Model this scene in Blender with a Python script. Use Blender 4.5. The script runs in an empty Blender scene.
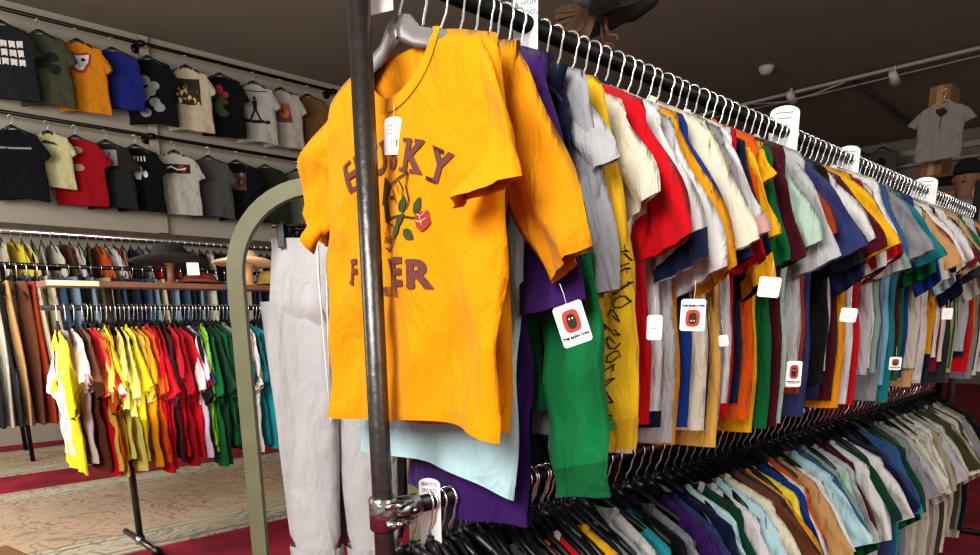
import bpy, bmesh, math, random
from mathutils import Vector, Matrix, noise
sc = bpy.context.scene
C = sc.collection
R = math.radians
H = 1.3
F_PX, PX, PY = 680.0, 490.0, 471.0

# ------------------------------------------------------------------ camera
X_ = Vector((720, 161, -680)).normalized()
Z_ = Vector((-40, 3029, 680)); Z_ = (Z_ - X_ * X_.dot(Z_)).normalized()
Y_ = Z_.cross(X_)
RM = Matrix((X_, Y_, Z_))
cd = bpy.data.cameras.new('camera'); cam = bpy.data.objects.new('camera', cd); C.objects.link(cam)
cd.sensor_width = 36; cd.lens = F_PX / 980 * 36; cd.shift_y = (PY - 277.5) / 980; cd.shift_x = 0
cd.clip_start = 0.05; cd.clip_end = 60
cam.matrix_world = Matrix.Translation((0, 0, H)) @ RM.to_4x4()
sc.camera = cam

def lin(h):
    h = h.lstrip('#')
    r = []
    for i in (0, 2, 4):
        c = int(h[i:i+2], 16) / 255
        r.append(c / 12.92 if c <= .04045 else ((c + .055) / 1.055) ** 2.4)
    return (*r, 1)

# ------------------------------------------------------------------ materials
def new_mat(name):
    m = bpy.data.materials.new(name); m.use_nodes = True
    nt = m.node_tree
    return m, nt, nt.nodes['Principled BSDF']

def lk(nt, a, b): nt.links.new(a, b)
_fab = {}
def fabric(hexc, soft=.5, key=None):
    k = (hexc, soft)
    if k in _fab: return _fab[k]
    m, nt, b = new_mat('fabric_' + hexc.strip('#'))
    N = nt.nodes
    tc = N.new('ShaderNodeTexCoord')
    n1 = N.new('ShaderNodeTexNoise'); n1.inputs['Scale'].default_value = 9; n1.inputs['Detail'].default_value = 5
    lk(nt, tc.outputs['Object'], n1.inputs['Vector'])
    mx = N.new('ShaderNodeMix'); mx.data_type = 'RGBA'
    c = lin(hexc)
    mx.inputs[6].default_value = tuple(x * .84 for x in c[:3]) + (1,)
    mx.inputs[7].default_value = tuple(min(1, x * 1.06 + .003) for x in c[:3]) + (1,)
    lk(nt, n1.outputs['Fac'], mx.inputs[0])
    n3 = N.new('ShaderNodeTexNoise'); n3.inputs['Scale'].default_value = 420; n3.inputs['Detail'].default_value = 1
    lk(nt, tc.outputs['Object'], n3.inputs['Vector'])
    m2 = N.new('ShaderNodeMix'); m2.data_type = 'RGBA'; m2.blend_type = 'MULTIPLY'; m2.inputs[0].default_value = .22
    lk(nt, mx.outputs[2], m2.inputs[6]); lk(nt, n3.outputs['Fac'], m2.inputs[7])
    lk(nt, m2.outputs[2], b.inputs['Base Color'])
    mp = N.new('ShaderNodeMapping'); mp.inputs['Scale'].default_value = (1, 1, .38)
    lk(nt, tc.outputs['Object'], mp.inputs['Vector'])
    n2 = N.new('ShaderNodeTexNoise'); n2.inputs['Scale'].default_value = 17; n2.inputs['Detail'].default_value = 3
    n2.inputs['Distortion'].default_value = .8
    lk(nt, mp.outputs[0], n2.inputs['Vector'])
    bp = N.new('ShaderNodeBump'); bp.inputs['Strength'].default_value = soft; bp.inputs['Distance'].default_value = .055
    lk(nt, n2.outputs['Fac'], bp.inputs['Height'])
    b2 = N.new('ShaderNodeBump'); b2.inputs['Strength'].default_value = .25; b2.inputs['Distance'].default_value = .001
    lk(nt, n3.outputs['Fac'], b2.inputs['Height']); lk(nt, bp.outputs[0], b2.inputs['Normal'])
    lk(nt, b2.outputs[0], b.inputs['Normal'])
    b.inputs['Roughness'].default_value = .92
    b.inputs['Specular IOR Level'].default_value = .15
    b.inputs['Sheen Weight'].default_value = .08
    _fab[k] = m
    return m

def plain(name, hexc, rough=.5, metal=0, nscale=30, var=.15, bump=0, spec=.5):
    m, nt, b = new_mat(name)
    N = nt.nodes
    tc = N.new('ShaderNodeTexCoord')
    n1 = N.new('ShaderNodeTexNoise'); n1.inputs['Scale'].default_value = nscale; n1.inputs['Detail'].default_value = 4
    lk(nt, tc.outputs['Object'], n1.inputs['Vector'])
    mx = N.new('ShaderNodeMix'); mx.data_type = 'RGBA'; c = lin(hexc)
    mx.inputs[6].default_value = tuple(x * (1 - var) for x in c[:3]) + (1,)
    mx.inputs[7].default_value = tuple(min(1, x * (1 + var)) for x in c[:3]) + (1,)
    lk(nt, n1.outputs['Fac'], mx.inputs[0]); lk(nt, mx.outputs[2], b.inputs['Base Color'])
    if bump:
        bp = N.new('ShaderNodeBump'); bp.inputs['Strength'].default_value = bump; bp.inputs['Distance'].default_value = .01
        lk(nt, n1.outputs['Fac'], bp.inputs['Height']); lk(nt, bp.outputs[0], b.inputs['Normal'])
    b.inputs['Roughness'].default_value = rough; b.inputs['Metallic'].default_value = metal
    b.inputs['Specular IOR Level'].default_value = spec
    return m

M_pipe = plain('blackened_pipe', '#5c5855', .33, .85, 45, .35, .15)
M_rail = plain('dark_rail', '#2a2724', .38, .7, 40, .3, .1)
M_chrome = plain('chrome', '#f4f4f4', .16, .9, 10, .03)
M_cast = plain('cast_metal', '#a5a3a0', .25, 1, 60, .2, .3)
M_plast = plain('black_plastic', '#0e0e0f', .35, 0, 20, .1)
M_gplast = plain('grey_plastic', '#8d8b88', .3, .3, 20, .1)
M_card = plain('white_card', '#f4f1ec', .6, 0, 8, .02)
M_wood = plain('rough_wood', '#6b4630', .8, 0, 14, .45, .5)
M_wood2 = plain('pale_wood', '#b98a5c', .7, 0, 14, .2, .2)
M_dwood = plain('old_beam_wood', '#5b4a3a', .85, 0, 9, .5, .5)
M_olive = plain('olive_painted_wood', '#77785a', .6, 0, 11, .22, .3)
M_ink = plain('print_ink_plum', '#6b3f3a', .9, 0, 90, .25)
M_inkd = plain('print_ink_dark', '#33301f', .9, 0, 60, .2)
M_green = plain('print_ink_green', '#3d4a22', .9, 0, 60, .2)
M_redink = plain('print_ink_red', '#9c3a34', .9, 0, 60, .2)
M_white = plain('print_ink_white', '#d8d4cc', .9, 0, 60, .2)
M_black = plain('print_ink_black', '#121212', .8, 0, 60, .2)
M_owl = plain('owl_red', '#b24436', .8, 0, 60, .1)
M_orange = plain('print_ink_orange', '#b86a30', .9, 0, 60, .3)
M_grey = plain('print_ink_grey', '#8c8c8a', .9, 0, 60, .3)
M_handwrite = plain('pen_ink', '#3c3c46', .8)
M_hatblack = plain('black_felt', '#161412', .95, 0, 40, .2, .2)
M_straw = plain('straw', '#dcb88a', .85, 0, 120, .2, .5)
M_rust = plain('rust_felt', '#6e3522', .95, 0, 40, .2, .2)
M_mustard = plain('mustard_felt', '#8d7434', .95, 0, 40, .2, .2)
M_boxcard = plain('cardboard', '#8a6542', .85, 0, 9, .15, .1)
M_feather = plain('dark_feather', '#1d1712', .7, 0, 60, .5, .3)
M_feather2 = plain('brown_feather', '#4f3620', .75, 0, 60, .4, .3)
M_bone = plain('claw_skin', '#5b3524', .6, 0, 60, .3, .3)
M_skin = plain('mannequin_skin', '#7d563d', .6, 0, 10, .05)
M_wallpaint = plain('wall_paint', '#aba293', .9, 0, 1.2, .1, .05)
M_ceil = plain('ceiling_plaster', '#8d8779', .95, 0, .8, .12, .15, .1)
M_track = plain('track_paint', '#a8a198', .6, 0, 10, .05)
M_string = plain('cotton_cord', '#e6e3dd', .9, 0, 50, .05)

# ------------------------------------------------------------------ object helpers
def obj(name, bm, mat, parent=None, smooth=True, solid=0):
    me = bpy.data.meshes.new(name)
    bmesh.ops.recalc_face_normals(bm, faces=bm.faces[:]) if solid == -1 else None
    bm.to_mesh(me); bm.free()
    if mat: me.materials.append(mat)
    if smooth:
        for p in me.polygons: p.use_smooth = True
    o = bpy.data.objects.new(name, me); C.objects.link(o)
    if parent is not None: o.parent = parent
    return o
def tag(o, label, cat, group=None, kind=None):
    o['label'] = label; o['category'] = cat
    if group: o['group'] = group
    if kind: o['kind'] = kind
    return o
def struct(o): o['kind'] = 'structure'; return o
def inst(name, me, mat=None, parent=None):
    o = bpy.data.objects.new(name, me); C.objects.link(o)
    if mat:
        o.material_slots[0].link = 'OBJECT'; o.material_slots[0].material = mat
    if parent is not None: o.parent = parent
    return o

def tube(bm, pts, rad, seg=8, sy=1.0, cap=True):
    pts = [Vector(p) for p in pts]; n = len(pts)
    rads = rad if isinstance(rad, (list, tuple)) else [rad] * n
    rings = []; ref = None
    for i, p in enumerate(pts):
        t = (pts[min(i+1, n-1)] - pts[max(i-1, 0)]).normalized()
        if ref is None:
            ref = Vector((0, 1, 0)) if abs(t.y) < .9 else Vector((1, 0, 0))
        a = (ref - t * ref.dot(t)).normalized(); b = t.cross(a); ref = a
        rings.append([bm.verts.new(p + (a * math.cos(2*math.pi*k/seg) * sy + b * math.sin(2*math.pi*k/seg)) * rads[i]) for k in range(seg)])
    for i in range(n-1):
        for k in range(seg):
            bm.faces.new((rings[i][k], rings[i][(k+1) % seg], rings[i+1][(k+1) % seg], rings[i+1][k]))
    if cap:
        bm.faces.new(rings[0][::-1]); bm.faces.new(rings[-1])
def box(bm, lo, hi, bev=0, mtx=None):
    vs = [bm.verts.new((x, y, z)) for x in (lo[0], hi[0]) for y in (lo[1], hi[1]) for z in (lo[2], hi[2])]
    fs = [bm.faces.new([vs[i] for i in q]) for q in ((0,1,3,2),(4,6,7,5),(0,4,5,1),(2,3,7,6),(0,2,6,4),(1,5,7,3))]
    if bev:
        es = list({e for f in fs for e in f.edges})
        r = bmesh.ops.bevel(bm, geom=es, offset=bev, segments=2, affect='EDGES', profile=.5)
        vs = [v for v in r['verts']] + [v for v in vs if v.is_valid]
    if mtx is not None: bmesh.ops.transform(bm, matrix=mtx, verts=list({v for v in vs if v.is_valid}))
def lathe(bm, prof, seg=24, sx=1, sy=1, c=(0,0,0)):
    rings = [[bm.verts.new((c[0]+r*math.cos(2*math.pi*k/seg)*sx, c[1]+r*math.sin(2*math.pi*k/seg)*sy, c[2]+z)) for k in range(seg)] for r, z in prof]
    for i in range(len(rings)-1):
        for k in range(seg):
            bm.faces.new((rings[i][k], rings[i][(k+1) % seg], rings[i+1][(k+1) % seg], rings[i+1][k]))
    bm.faces.new(rings[0][::-1]); bm.faces.new(rings[-1])
def B(): return bmesh.new()

# ------------------------------------------------------------------ garment shape
class Tee:
    """hangs from the origin (rail centre): local x = across, z = down, front = -y"""
    def __init__(s, seed, W=.245, L=.66, sh=.215, nk=.078, nz=-.10, slope=.36, T=.013, fold=.012, bend=0, tilt=0,
                 sleeve='short', cuffR=None, cuffL=None, fr=.075, res=1, vneck=False, nest=False):
        s.__dict__.update(locals()); s.r = random.Random(seed)
        s.ph = [s.r.uniform(0, 6.28) for _ in range(8)]
        s.k = [s.r.uniform(16, 24), s.r.uniform(30, 46), s.r.uniform(6, 11)]
        if nest:   # neighbours pressed together on a rail share their big folds
            s.ph = [p0 + s.r.uniform(-.3, .3) for p0 in (1.1, 4.0, 2.2, 5.1, .6, 3.3, 2.7, .2)]
            s.k = [19 * s.r.uniform(.97, 1.03), 37 * s.r.uniform(.97, 1.03), 8 * s.r.uniform(.97, 1.03)]
    def zs(s, a):
        a = abs(a)
        return s.nz - s.slope * max(0, a - s.nk) - 1.1 * max(0, a - s.nk - .11) ** 2
    def zf(s, a, side):
        a_ = abs(a)
        if a_ >= s.nk: return s.zs(a_)
        q = a_ / s.nk
        d = (s.fr if side < 0 else .012)
        prof = (1 - q) if (s.vneck and side < 0) else math.sqrt(max(0, 1 - q * q))
        return s.zs(a_) - d * prof
    def D(s, a, z):
        d = max(0, -z + s.nz)
        A = s.fold * 1.25 * min(1, d / .4) ** .7
        fl = math.sin(s.k[0] * a + s.ph[0] + 1.5 * math.sin(3 * z + s.ph[1])) + .45 * math.sin(s.k[1] * a + s.ph[2] + 4 * z)
        fl += .6 * math.sin(s.k[2] * a + 5 * z + s.ph[3])
        fl += .35 * math.sin(55 * (a * .8 + z * .6) + s.ph[5]) * math.exp(-((z - s.nz + .28) / .16) ** 2) + .3 * math.sin(48 * (a * .8 - z * .7) + s.ph[6]) * math.exp(-((z - s.nz + .45) / .2) ** 2)
        fl = math.copysign(abs(fl) ** .85, fl)
        dr = .005 * math.sin(34 * (z + .9 * abs(a)) + s.ph[4]) * math.exp(-((abs(a) - .17) / .08) ** 2)
        return A * fl + dr + s.bend * a * a * 4 * min(1, d / .1) + s.tilt * a
    def hw(s, z):
        d = (s.nz - z) / s.L
        w = s.sh + (s.W - s.sh) * min(1, d / .3)
        return w * (1 - .03 * math.sin(min(1, d) * 3.1)) + .004 * math.sin(d * 14 + s.ph[5]) * min(1, d * 3)
    def Th(s, a, z):
        dep = s.zs(a) - z
        q = min(1, abs(a) / max(.01, s.hw(z)))
        return s.T * (1 - math.exp(-max(0, dep) * 28)) * math.sqrt(max(0, 1 - q ** 3)) * (1 + .9 * min(1, dep / s.L))
    def front(s, a, z, eps=.0022): return (a, s.D(a, z) - s.Th(a, z) - eps, z)
    def body(s):
        bm = B(); nc, nr = (34, 26) if s.res else (12, 8)
        ps = [-1 + 2 * i / nc for i in range(nc + 1)]
        g = {}
        for side in (-1, 1):
            for i, p in enumerate(ps):
                for j in range(nr + 1):
                    v = j / nr
                    if s.res and j >= nr - 2: v = {nr-2: .955, nr-1: .965, nr: 1}[j]
                    zb = s.nz - s.L + .01 * math.sin(p * 3 + s.ph[6]) - .012 * p * p
                    a = p * s.sh; z0 = s.zf(a, side)
                    z = z0 + (zb - z0) * v
                    a = p * s.hw(z)
                    if v == 0: a = p * s.sh
                    if i in (0, nc) and side > 0: g[(side, i, j)] = g[(-1, i, j)]; continue
                    if j == 0 and abs(a) >= s.nk and side > 0: g[(side, i, j)] = g[(-1, i, j)]; continue
                    n = s.D(a, z) + side * (s.Th(a, z) + (.0016 if s.res and j >= nr - 1 else 0))
                    g[(side, i, j)] = bm.verts.new((a, n, z))
        for side in (-1, 1):
            for i in range(nc):
                for j in range(nr):
                    q = [g[(side, i, j)], g[(side, i, j+1)], g[(side, i+1, j+1)], g[(side, i+1, j)]]
                    if side > 0: q.reverse()
                    if len(set(q)) > 2:
                        try: bm.faces.new(q)
                        except ValueError: pass
        return bm
    def sleeve(s, sx, kind=None, t0=0, t1=1, out=0, O=None, I=None, bend=None):
        kind = kind or s.sleeve_kind if hasattr(s, 'sleeve_kind') else s.sleeve_t
        return None
    def sleeve_bm(s, sx, t0=0, t1=1, out=0, nT=None):
        """sx = -1 left edge, +1 right edge of the picture side"""
        bm = B(); r = random.Random(s.seed * 7 + (3 if sx > 0 else 5))
        spec = s.cuffR if sx > 0 else s.cuffL
        if spec is None:
            if s.sleeve == 'long':
                spec = ((.292 + r.uniform(-.01, .01), -.62), (.225, -.635), r.uniform(-.02, .01), .02)
            else:
                dz = r.uniform(-.05, .05); spec = ((.338 + r.uniform(-.025, .02), -.405 + dz), (.235 + r.uniform(-.02, .015), -.465 + dz + r.uniform(-.02, .02)), r.uniform(-.03, .03), r.uniform(.009, .02))
        O, I, bn, tk = spec
        S0 = (s.sh - .028, s.zs(s.sh - .028) - .003); U0 = (s.W - .03, s.nz - .255)
        nt = nT or (18 if s.sleeve == 'long' else 12); nq = 11
        if not s.res: nt, nq = 4, 4
        ph = r.uniform(0, 6.28)
        g = {}
        long = s.sleeve == 'long'
        for it in range(nt + 1):
            t = t0 + (t1 - t0) * it / nt
            tt = 1 - (1 - t) ** 1.35 if long else t
            ea = S0[0] + (O[0] - S0[0]) * (1 - (1 - t) ** (2.6 if long else 1.25)); ez = S0[1] + (O[1] - S0[1]) * (t if long else t ** 1.12)
            ia = U0[0] + (I[0] - U0[0]) * tt; iz = U0[1] + (I[1] - U0[1]) * t ** (1.3 if not long else 1)
            tw = (.25 + .75 * min(1, t * 1.6)) * tk
            if long and t > .93: tw *= .75
            for k in range(2 * nq):
                q = k / nq if k <= nq else (2 * nq - k) / nq
                side = -1 if k < nq else 1
                if k in (0, nq): side = 0
                a = ea + (ia - ea) * q; z = ez + (iz - ez) * q
                n = s.D(min(a, s.W), z) + side * (tw * math.sin(math.pi * min(max(q, .0), 1)) ** .6 + out)
                n += bn * t + (.011 * math.sin(q * 6 + ph + 2.5 * t) + .006 * math.sin(q * 14 + 2 * ph + 6 * t) + .004 * math.sin(q * 22 - 9 * t + ph)) * min(1, t * 2)
                if long: n = n - .6 * s.D(min(a, s.W), z) + .0035 * math.sin(28 * t + ph + 3 * q)
                a += (.005 * math.sin(9 * t + ph)) * (1 - q) + (.012 * math.sin(min(1, max(0, (t - .78) / .15)) * math.pi) * (.5 - q) if long else 0)
                if side == 0: a += out * (1 if k == 0 else -1)
                g[(it, k)] = bm.verts.new((sx * a, n, z))
        for it in range(nt):
            for k in range(2 * nq):
                q = [g[(it, k)], g[(it, (k+1) % (2*nq))], g[(it+1, (k+1) % (2*nq))], g[(it+1, k)]]
                if sx > 0: q.reverse()
                bm.faces.new(q)
        return bm
    def collar(s, w=.017):
        bm = B(); n = 24
        for side in (-1, 1):
            rows = []
            for i in range(n + 1):
                q = -1 + 2 * i / n; ang = math.pi / 2 * q
                a = s.nk * math.sin(ang) * 1.0
                d = (s.fr if side < 0 else .012)
                z0 = s.nz - d * (math.cos(ang) if not (s.vneck and side < 0) else 1 - abs(math.sin(ang)))
                nx, nzv = math.sin(ang), -math.cos(ang) * (1 if side < 0 else .6)
                pin = (a - nx * .001, z0 + .003)
                pout = (a + nx * w * .9, z0 + nzv * w)
                row = []
                for u in (0, .5, 1):
                    aa = pin[0] + (pout[0] - pin[0]) * u; zz = pin[1] + (pout[1] - pin[1]) * u
                    zc = min(zz, s.zs(aa) + .003)
                    nn = s.D(aa, zc) + side * (s.Th(aa, zc) + .0022 + .001 * (u == .5))
                    row.append(bm.verts.new((aa, nn, zz if u == 0 else min(zz, zc))))
                rows.append(row)
            for i in range(n):
                for u in range(2):
                    q = [rows[i][u], rows[i+1][u], rows[i+1][u+1], rows[i][u+1]]
                    if side < 0: q.reverse()
                    bm.faces.new(q)
        return bm
    # flat graphics laid on the front of the cloth
    def poly(s, bm, pts, eps=.003):
        if eps < 0:
            n_ = len(pts); o_ = []
            for i in range(n_):
                p0, p1, p2, p3 = (pts[(i+k) % n_] for k in (-1, 0, 1, 2))
                for u in (0, .33, .66): o_.append(tuple(.5*((2*b)+(c-a)*u+(2*a-5*b+4*c-d)*u*u+(3*b-a-3*c+d)*u**3) for a, b, c, d in zip(p0, p1, p2, p3)))
            pts = o_
        f = bm.faces.new([bm.verts.new((p[0], 0, p[1])) for p in pts])
        bmesh.ops.triangulate(bm, faces=[f])
    def wrap(s, bm, eps=.003, sub=0):
        for v in bm.verts: v.co = Vector(s.front(v.co.x, v.co.z, eps + v.co.y * 0))
    def ribbon(s, bm, pts, w):
        for i in range(len(pts) - 1):
            a, b = Vector((pts[i][0], pts[i][1])), Vector((pts[i+1][0], pts[i+1][1]))
            t = (b - a)
            if t.length < 1e-6: continue
            t = t.normalized() * w / 2; nrm = Vector((-t.y, t.x)); a = a - t; b = b + t
            bm.faces.new([bm.verts.new((p.x, 0, p.y)) for p in (a + nrm, b + nrm, b - nrm, a - nrm)])

def text_bm(body, size, offset=0.0, sx=1.0):
    """lettering as flat triangles in the xz plane, centred on x"""
    cu = bpy.data.curves.new('lettering', 'FONT'); cu.body = body; cu.size = size; cu.align_x = 'CENTER'
    cu.offset = offset; cu.resolution_u = 3
    o = bpy.data.objects.new('lettering', cu); C.objects.link(o)
    bpy.context.view_layer.update()
    me = bpy.data.meshes.new_from_object(o.evaluated_get(bpy.context.evaluated_depsgraph_get()))
    bpy.data.objects.remove(o); bpy.data.curves.remove(cu)
    bm = B(); bm.from_mesh(me); bpy.data.meshes.remove(me)
    for v in bm.verts: v.co = Vector((v.co.x * sx, 0, v.co.y))
    return bm
def add_text(bm, body, size, at, ang=0, offset=0, sx=1.0):
    t = text_bm(body, size, offset, sx)
    ca, sa = math.cos(ang), math.sin(ang)
    for v in t.verts:
        x, z = v.co.x, v.co.z
        v.co = Vector((at[0] + x * ca - z * sa, 0, at[1] + x * sa + z * ca))
    me = bpy.data.meshes.new('t'); t.to_mesh(me); t.free(); bm.from_mesh(me); bpy.data.meshes.remove(me)
def refine(bm, n=1, maxlen=.012):
    for _ in range(n):
        es = [e for e in bm.edges if e.calc_length() > maxlen]
        if es: bmesh.ops.subdivide_edges(bm, edges=es, cuts=1)
        bmesh.ops.triangulate(bm, faces=[f for f in bm.faces if len(f.verts) > 3])

def hanger_meshes(low=False):
    bm = B()
    seg = 6 if not low else 4
    for sx in (-1, 1):
        pts = [(0, 0, -.088), (sx*.03, 0, -.096), (sx*.075, 0, -.124), (sx*.125, 0, -.153), (sx*.172, 0, -.188), (sx*.182, 0, -.2)]
        if low: pts = pts[::2] + [pts[-1]]
        tube(bm, pts, [.016, .015, .0135, .013, .013, .007][:len(pts)] if not low else .011, seg, .45)
    tube(bm, [(0, 0, -.068), (0, 0, -.1)], [.008, .012], seg, .7)
    b = bpy.data.meshes.new('hanger_arms'); bm.to_mesh(b); bm.free(); b.materials.append(M_plast)
    bm = B(); pts = [(0, 0, -.08), (0, 0, -.058), (.012, 0, -.038)]
    n = 10 if not low else 5
    for i in range(n + 1):
        a = R(-40 + 235 * i / n); pts.append((.0215 * math.cos(a) + .0, 0, .0215 * math.sin(a)))
    tube(bm, pts, .0022 if not low else .004, 6 if not low else 4)
    h = bpy.data.meshes.new('hanger_hook'); bm.to_mesh(bm and h); bm.free(); h.materials.append(M_chrome)
    for me in (b, h):
        for p in me.polygons: p.use_smooth = True
    return b, h
HB, HH = hanger_meshes(); HBL, HHL = hanger_meshes(True)
def hanger(loc, rz, label, group, low=False, arms=None, hook=None, flip=False):
    o = inst('clothes_hanger', HBL if low else HB, arms); tag(o, label, 'hanger', group)
    o.location = loc; o.rotation_euler = (0, 0, rz + (math.pi if flip else 0))
    h = inst('hook', HHL if low else HH, hook, o)
    return o

class Kit: pass
def bake(bm, name):
    me = bpy.data.meshes.new(name); bm.to_mesh(me); bm.free()
    for p in me.polygons: p.use_smooth = True
    me.materials.append(None)
    return me
def make_kit(seed, **kw):
    t = Tee(seed, **kw); k = Kit(); k.t = t
    k.body = bake(t.body(), 'garment_body'); k.col = bake(t.collar(), 'garment_collar')
    lng = t.sleeve == 'long'
    k.sl = [bake(t.sleeve_bm(x), 'garment_sleeve') for x in (-1, 1)]
    c0 = .91 if lng else .84
    k.cf = [bake(t.sleeve_bm(x, c0, 1.0, .0022, 2), 'garment_cuff') for x in (-1, 1)]
    zb = t.nz - t.L
    # hem band
    bm = B(); n = 26; cols = []
    for side in (-1, 1):
        rows = []
        for i in range(n + 1):
            p = -1 + 2 * i / n
            row = []
            for d in (0, .035 if not lng else .06):
                z = zb + .01 * math.sin(p * 3 + t.ph[6]) - .012 * p * p + d - .001
                a = p * (t.hw(z) + .0015); row.append(bm.verts.new((a, t.D(a, z) + side * (t.Th(a, z) + .003), z)))
            rows.append(row)
        for i in range(n):
            q = [rows[i][0], rows[i+1][0], rows[i+1][1], rows[i][1]]
            if side > 0: q.reverse()
            bm.faces.new(q)
    k.hem = bake(bm, 'garment_hem')
    return k
def merged_kit(seed, **kw):
    """body, both sleeves and collar in one mesh, for shirts too small in the photo to show parts"""
    t = Tee(seed, res=0, **kw); bm = B()
    for b in (t.body(), t.sleeve_bm(-1), t.sleeve_bm(1)):
        me = bpy.data.meshes.new('t'); b.to_mesh(me); b.free(); bm.from_mesh(me); bpy.data.meshes.remove(me)
    k = Kit(); k.t = t; k.body = bake(bm, 'small_garment'); return k

def place(kit, kind, loc, rz, col, label, cat, group=None, sleeve=None, cuff=None, collar=None, hem=None, scale=1.0, soft=.5):
    m = fabric(col, soft)
    o = inst(kind, kit.body, m); tag(o, label, cat, group)
    o.location = loc; o.rotation_euler = (0, 0, rz); o.scale = (scale, 1, scale)
    if hasattr(kit, 'sl'):
        for i in (0, 1):
            s = inst('sleeve', kit.sl[i], fabric(sleeve, soft) if sleeve else m, o)
            if cuff: inst('cuff', kit.cf[i], fabric(cuff, soft), s)
        inst('collar', kit.col, fabric(collar or col, soft), o)
        if hem: inst('hem_band', kit.hem, fabric(hem, soft), o)
    return o

# ------------------------------------------------------------------ room
def quad(name, pts, mat, parent=None):
    bm = B(); bm.faces.new([bm.verts.new(p) for p in pts]); return obj(name, bm, mat, parent, smooth=False)
m, nt, b = new_mat('crimson_carpet'); N = nt.nodes
tc = N.new('ShaderNodeTexCoord'); n1 = N.new('ShaderNodeTexNoise'); n1.inputs['Scale'].default_value = 3; n1.inputs['Detail'].default_value = 8
lk(nt, tc.outputs['Object'], n1.inputs['Vector'])
cr = N.new('ShaderNodeValToRGB'); cr.color_ramp.elements[0].position = .3; cr.color_ramp.elements[1].position = .75
cr.color_ramp.elements[0].color = lin('#6d1026'); cr.color_ramp.elements[1].color = lin('#b3263f')
lk(nt, n1.outputs['Fac'], cr.inputs[0]); lk(nt, cr.outputs[0], b.inputs['Base Color']); b.inputs['Roughness'].default_value = .98
M_carpet = m
bm = B(); box(bm, (-4, -3, -.1), (15.4, 9.05, 0)); struct(obj('floor', bm, M_carpet, smooth=False))
bm = B(); box(bm, (-4, 9.0, 0), (15.5, 9.12, 4.52)); struct(obj('wall_left', bm, M_wallpaint, smooth=False))
bm = B(); box(bm, (15.4, -3, 0), (15.52, 9.0, 4.52)); struct(obj('wall_back', bm, plain('far_wall_paint', '#8a8174', .9, 0, 2, .1), smooth=False))
bm = B(); box(bm, (-4, -3, 4.52), (15.5, 9.12, 4.64)); struct(obj('ceiling', bm, M_ceil, smooth=False))
# beam along the left wall and lighter panel strips
bm = B(); box(bm, (-1, 8.84, 2.24), (9, 8.998, 2.34), .008); struct(obj('trim_1', bm, M_dwood, smooth=False))
bm = B(); box(bm, (3.16, 8.93, 2.36), (3.26, 8.998, 4.5), .004); struct(obj('trim_2', bm, M_wallpaint, smooth=False))
bm = B(); box(bm, (15.3, -2, 4.2), (15.398, 8.9, 4.3), .004); struct(obj('trim_3', bm, M_track, smooth=False))

# persian rugs
def rug_mat(x0, x1, y0, y1):
    m, nt, b = new_mat('persian_rug'); N = nt.nodes
    geo = N.new('ShaderNodeNewGeometry'); sp = N.new('ShaderNodeSeparateXYZ'); lk(nt, geo.outputs['Position'], sp.inputs[0])
    def mth(op, a, b_=None):
        n = N.new('ShaderNodeMath'); n.operation = op
        for i, v in enumerate((a, b_)):
            if v is None: continue
            if isinstance(v, (int, float)): n.inputs[i].default_value = v
            else: lk(nt, v, n.inputs[i])
        return n.outputs[0]
    dx = mth('MINIMUM', mth('SUBTRACT', sp.outputs[0], x0), mth('SUBTRACT', x1, sp.outputs[0]))
    dy = mth('MINIMUM', mth('SUBTRACT', sp.outputs[1], y0), mth('SUBTRACT', y1, sp.outputs[1]))
    d = mth('MINIMUM', dx, dy)
    ramp = N.new('ShaderNodeValToRGB'); ramp.color_ramp.interpolation = 'CONSTANT'
    lk(nt, mth('DIVIDE', d, .8), ramp.inputs[0])
    e = ramp.color_ramp.elements; e[0].color = lin('#dccdb2'); e[0].position = 0; e[1].color = lin('#a59a8c'); e[1].position = .05
    for pos, c in ((.08, '#decfb2'), (.38, '#9a9c90'), (.41, '#e0cfb2'), (.47, '#b0a494'), (.5, '#d9b79a')):
        x = e.new(pos); x.color = lin(c)
    vo = N.new('ShaderNodeTexNoise'); vo.inputs['Scale'].default_value = 2.0; vo.inputs['Detail'].default_value = 2.5; vo.inputs['Distortion'].default_value = 2.4
    lk(nt, geo.outputs['Position'], vo.inputs['Vector'])
    w = mth('LESS_THAN', mth('ABSOLUTE', mth('SUBTRACT', mth('FRACT', mth('MULTIPLY', vo.outputs['Fac'], 7)), .5)), .12)
    mx = N.new('ShaderNodeMix'); mx.data_type = 'RGBA'; mx.inputs[7].default_value = lin('#8b8e80')
    lk(nt, mth('MULTIPLY', w, .72), mx.inputs[0]); lk(nt, ramp.outputs[0], mx.inputs[6])
    v2 = N.new('ShaderNodeTexNoise'); v2.inputs['Scale'].default_value = 1.6; v2.inputs['Detail'].default_value = 3
    lk(nt, geo.outputs['Position'], v2.inputs['Vector'])
    gt = mth('GREATER_THAN', v2.outputs['Fac'], .56)
    mx2 = N.new('ShaderNodeMix'); mx2.data_type = 'RGBA'; mx2.inputs[7].default_value = lin('#d2c3a4')
    lk(nt, mth('MULTIPLY', gt, .55), mx2.inputs[0]); lk(nt, mx.outputs[2], mx2.inputs[6])
    v3 = N.new('ShaderNodeTexNoise'); v3.inputs['Scale'].default_value = 60; lk(nt, geo.outputs['Position'], v3.inputs['Vector'])
    mx3 = N.new('ShaderNodeMix'); mx3.data_type = 'RGBA'; mx3.blend_type = 'MULTIPLY'; mx3.inputs[0].default_value = .5
    lk(nt, mx2.outputs[2], mx3.inputs[6]); lk(nt, v3.outputs['Fac'], mx3.inputs[7])
    lk(nt, mx3.outputs[2], b.inputs['Base Color']); b.inputs['Roughness'].default_value = .98
    return m
def rug(x0, x1, y0, y1, label):
    bm = B(); box(bm, (x0, y0, .0), (x1, y1, .012), .003)
    return tag(obj('persian_rug', bm, rug_mat(x0, x1, y0, y1), smooth=False), label, 'rug')
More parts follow.
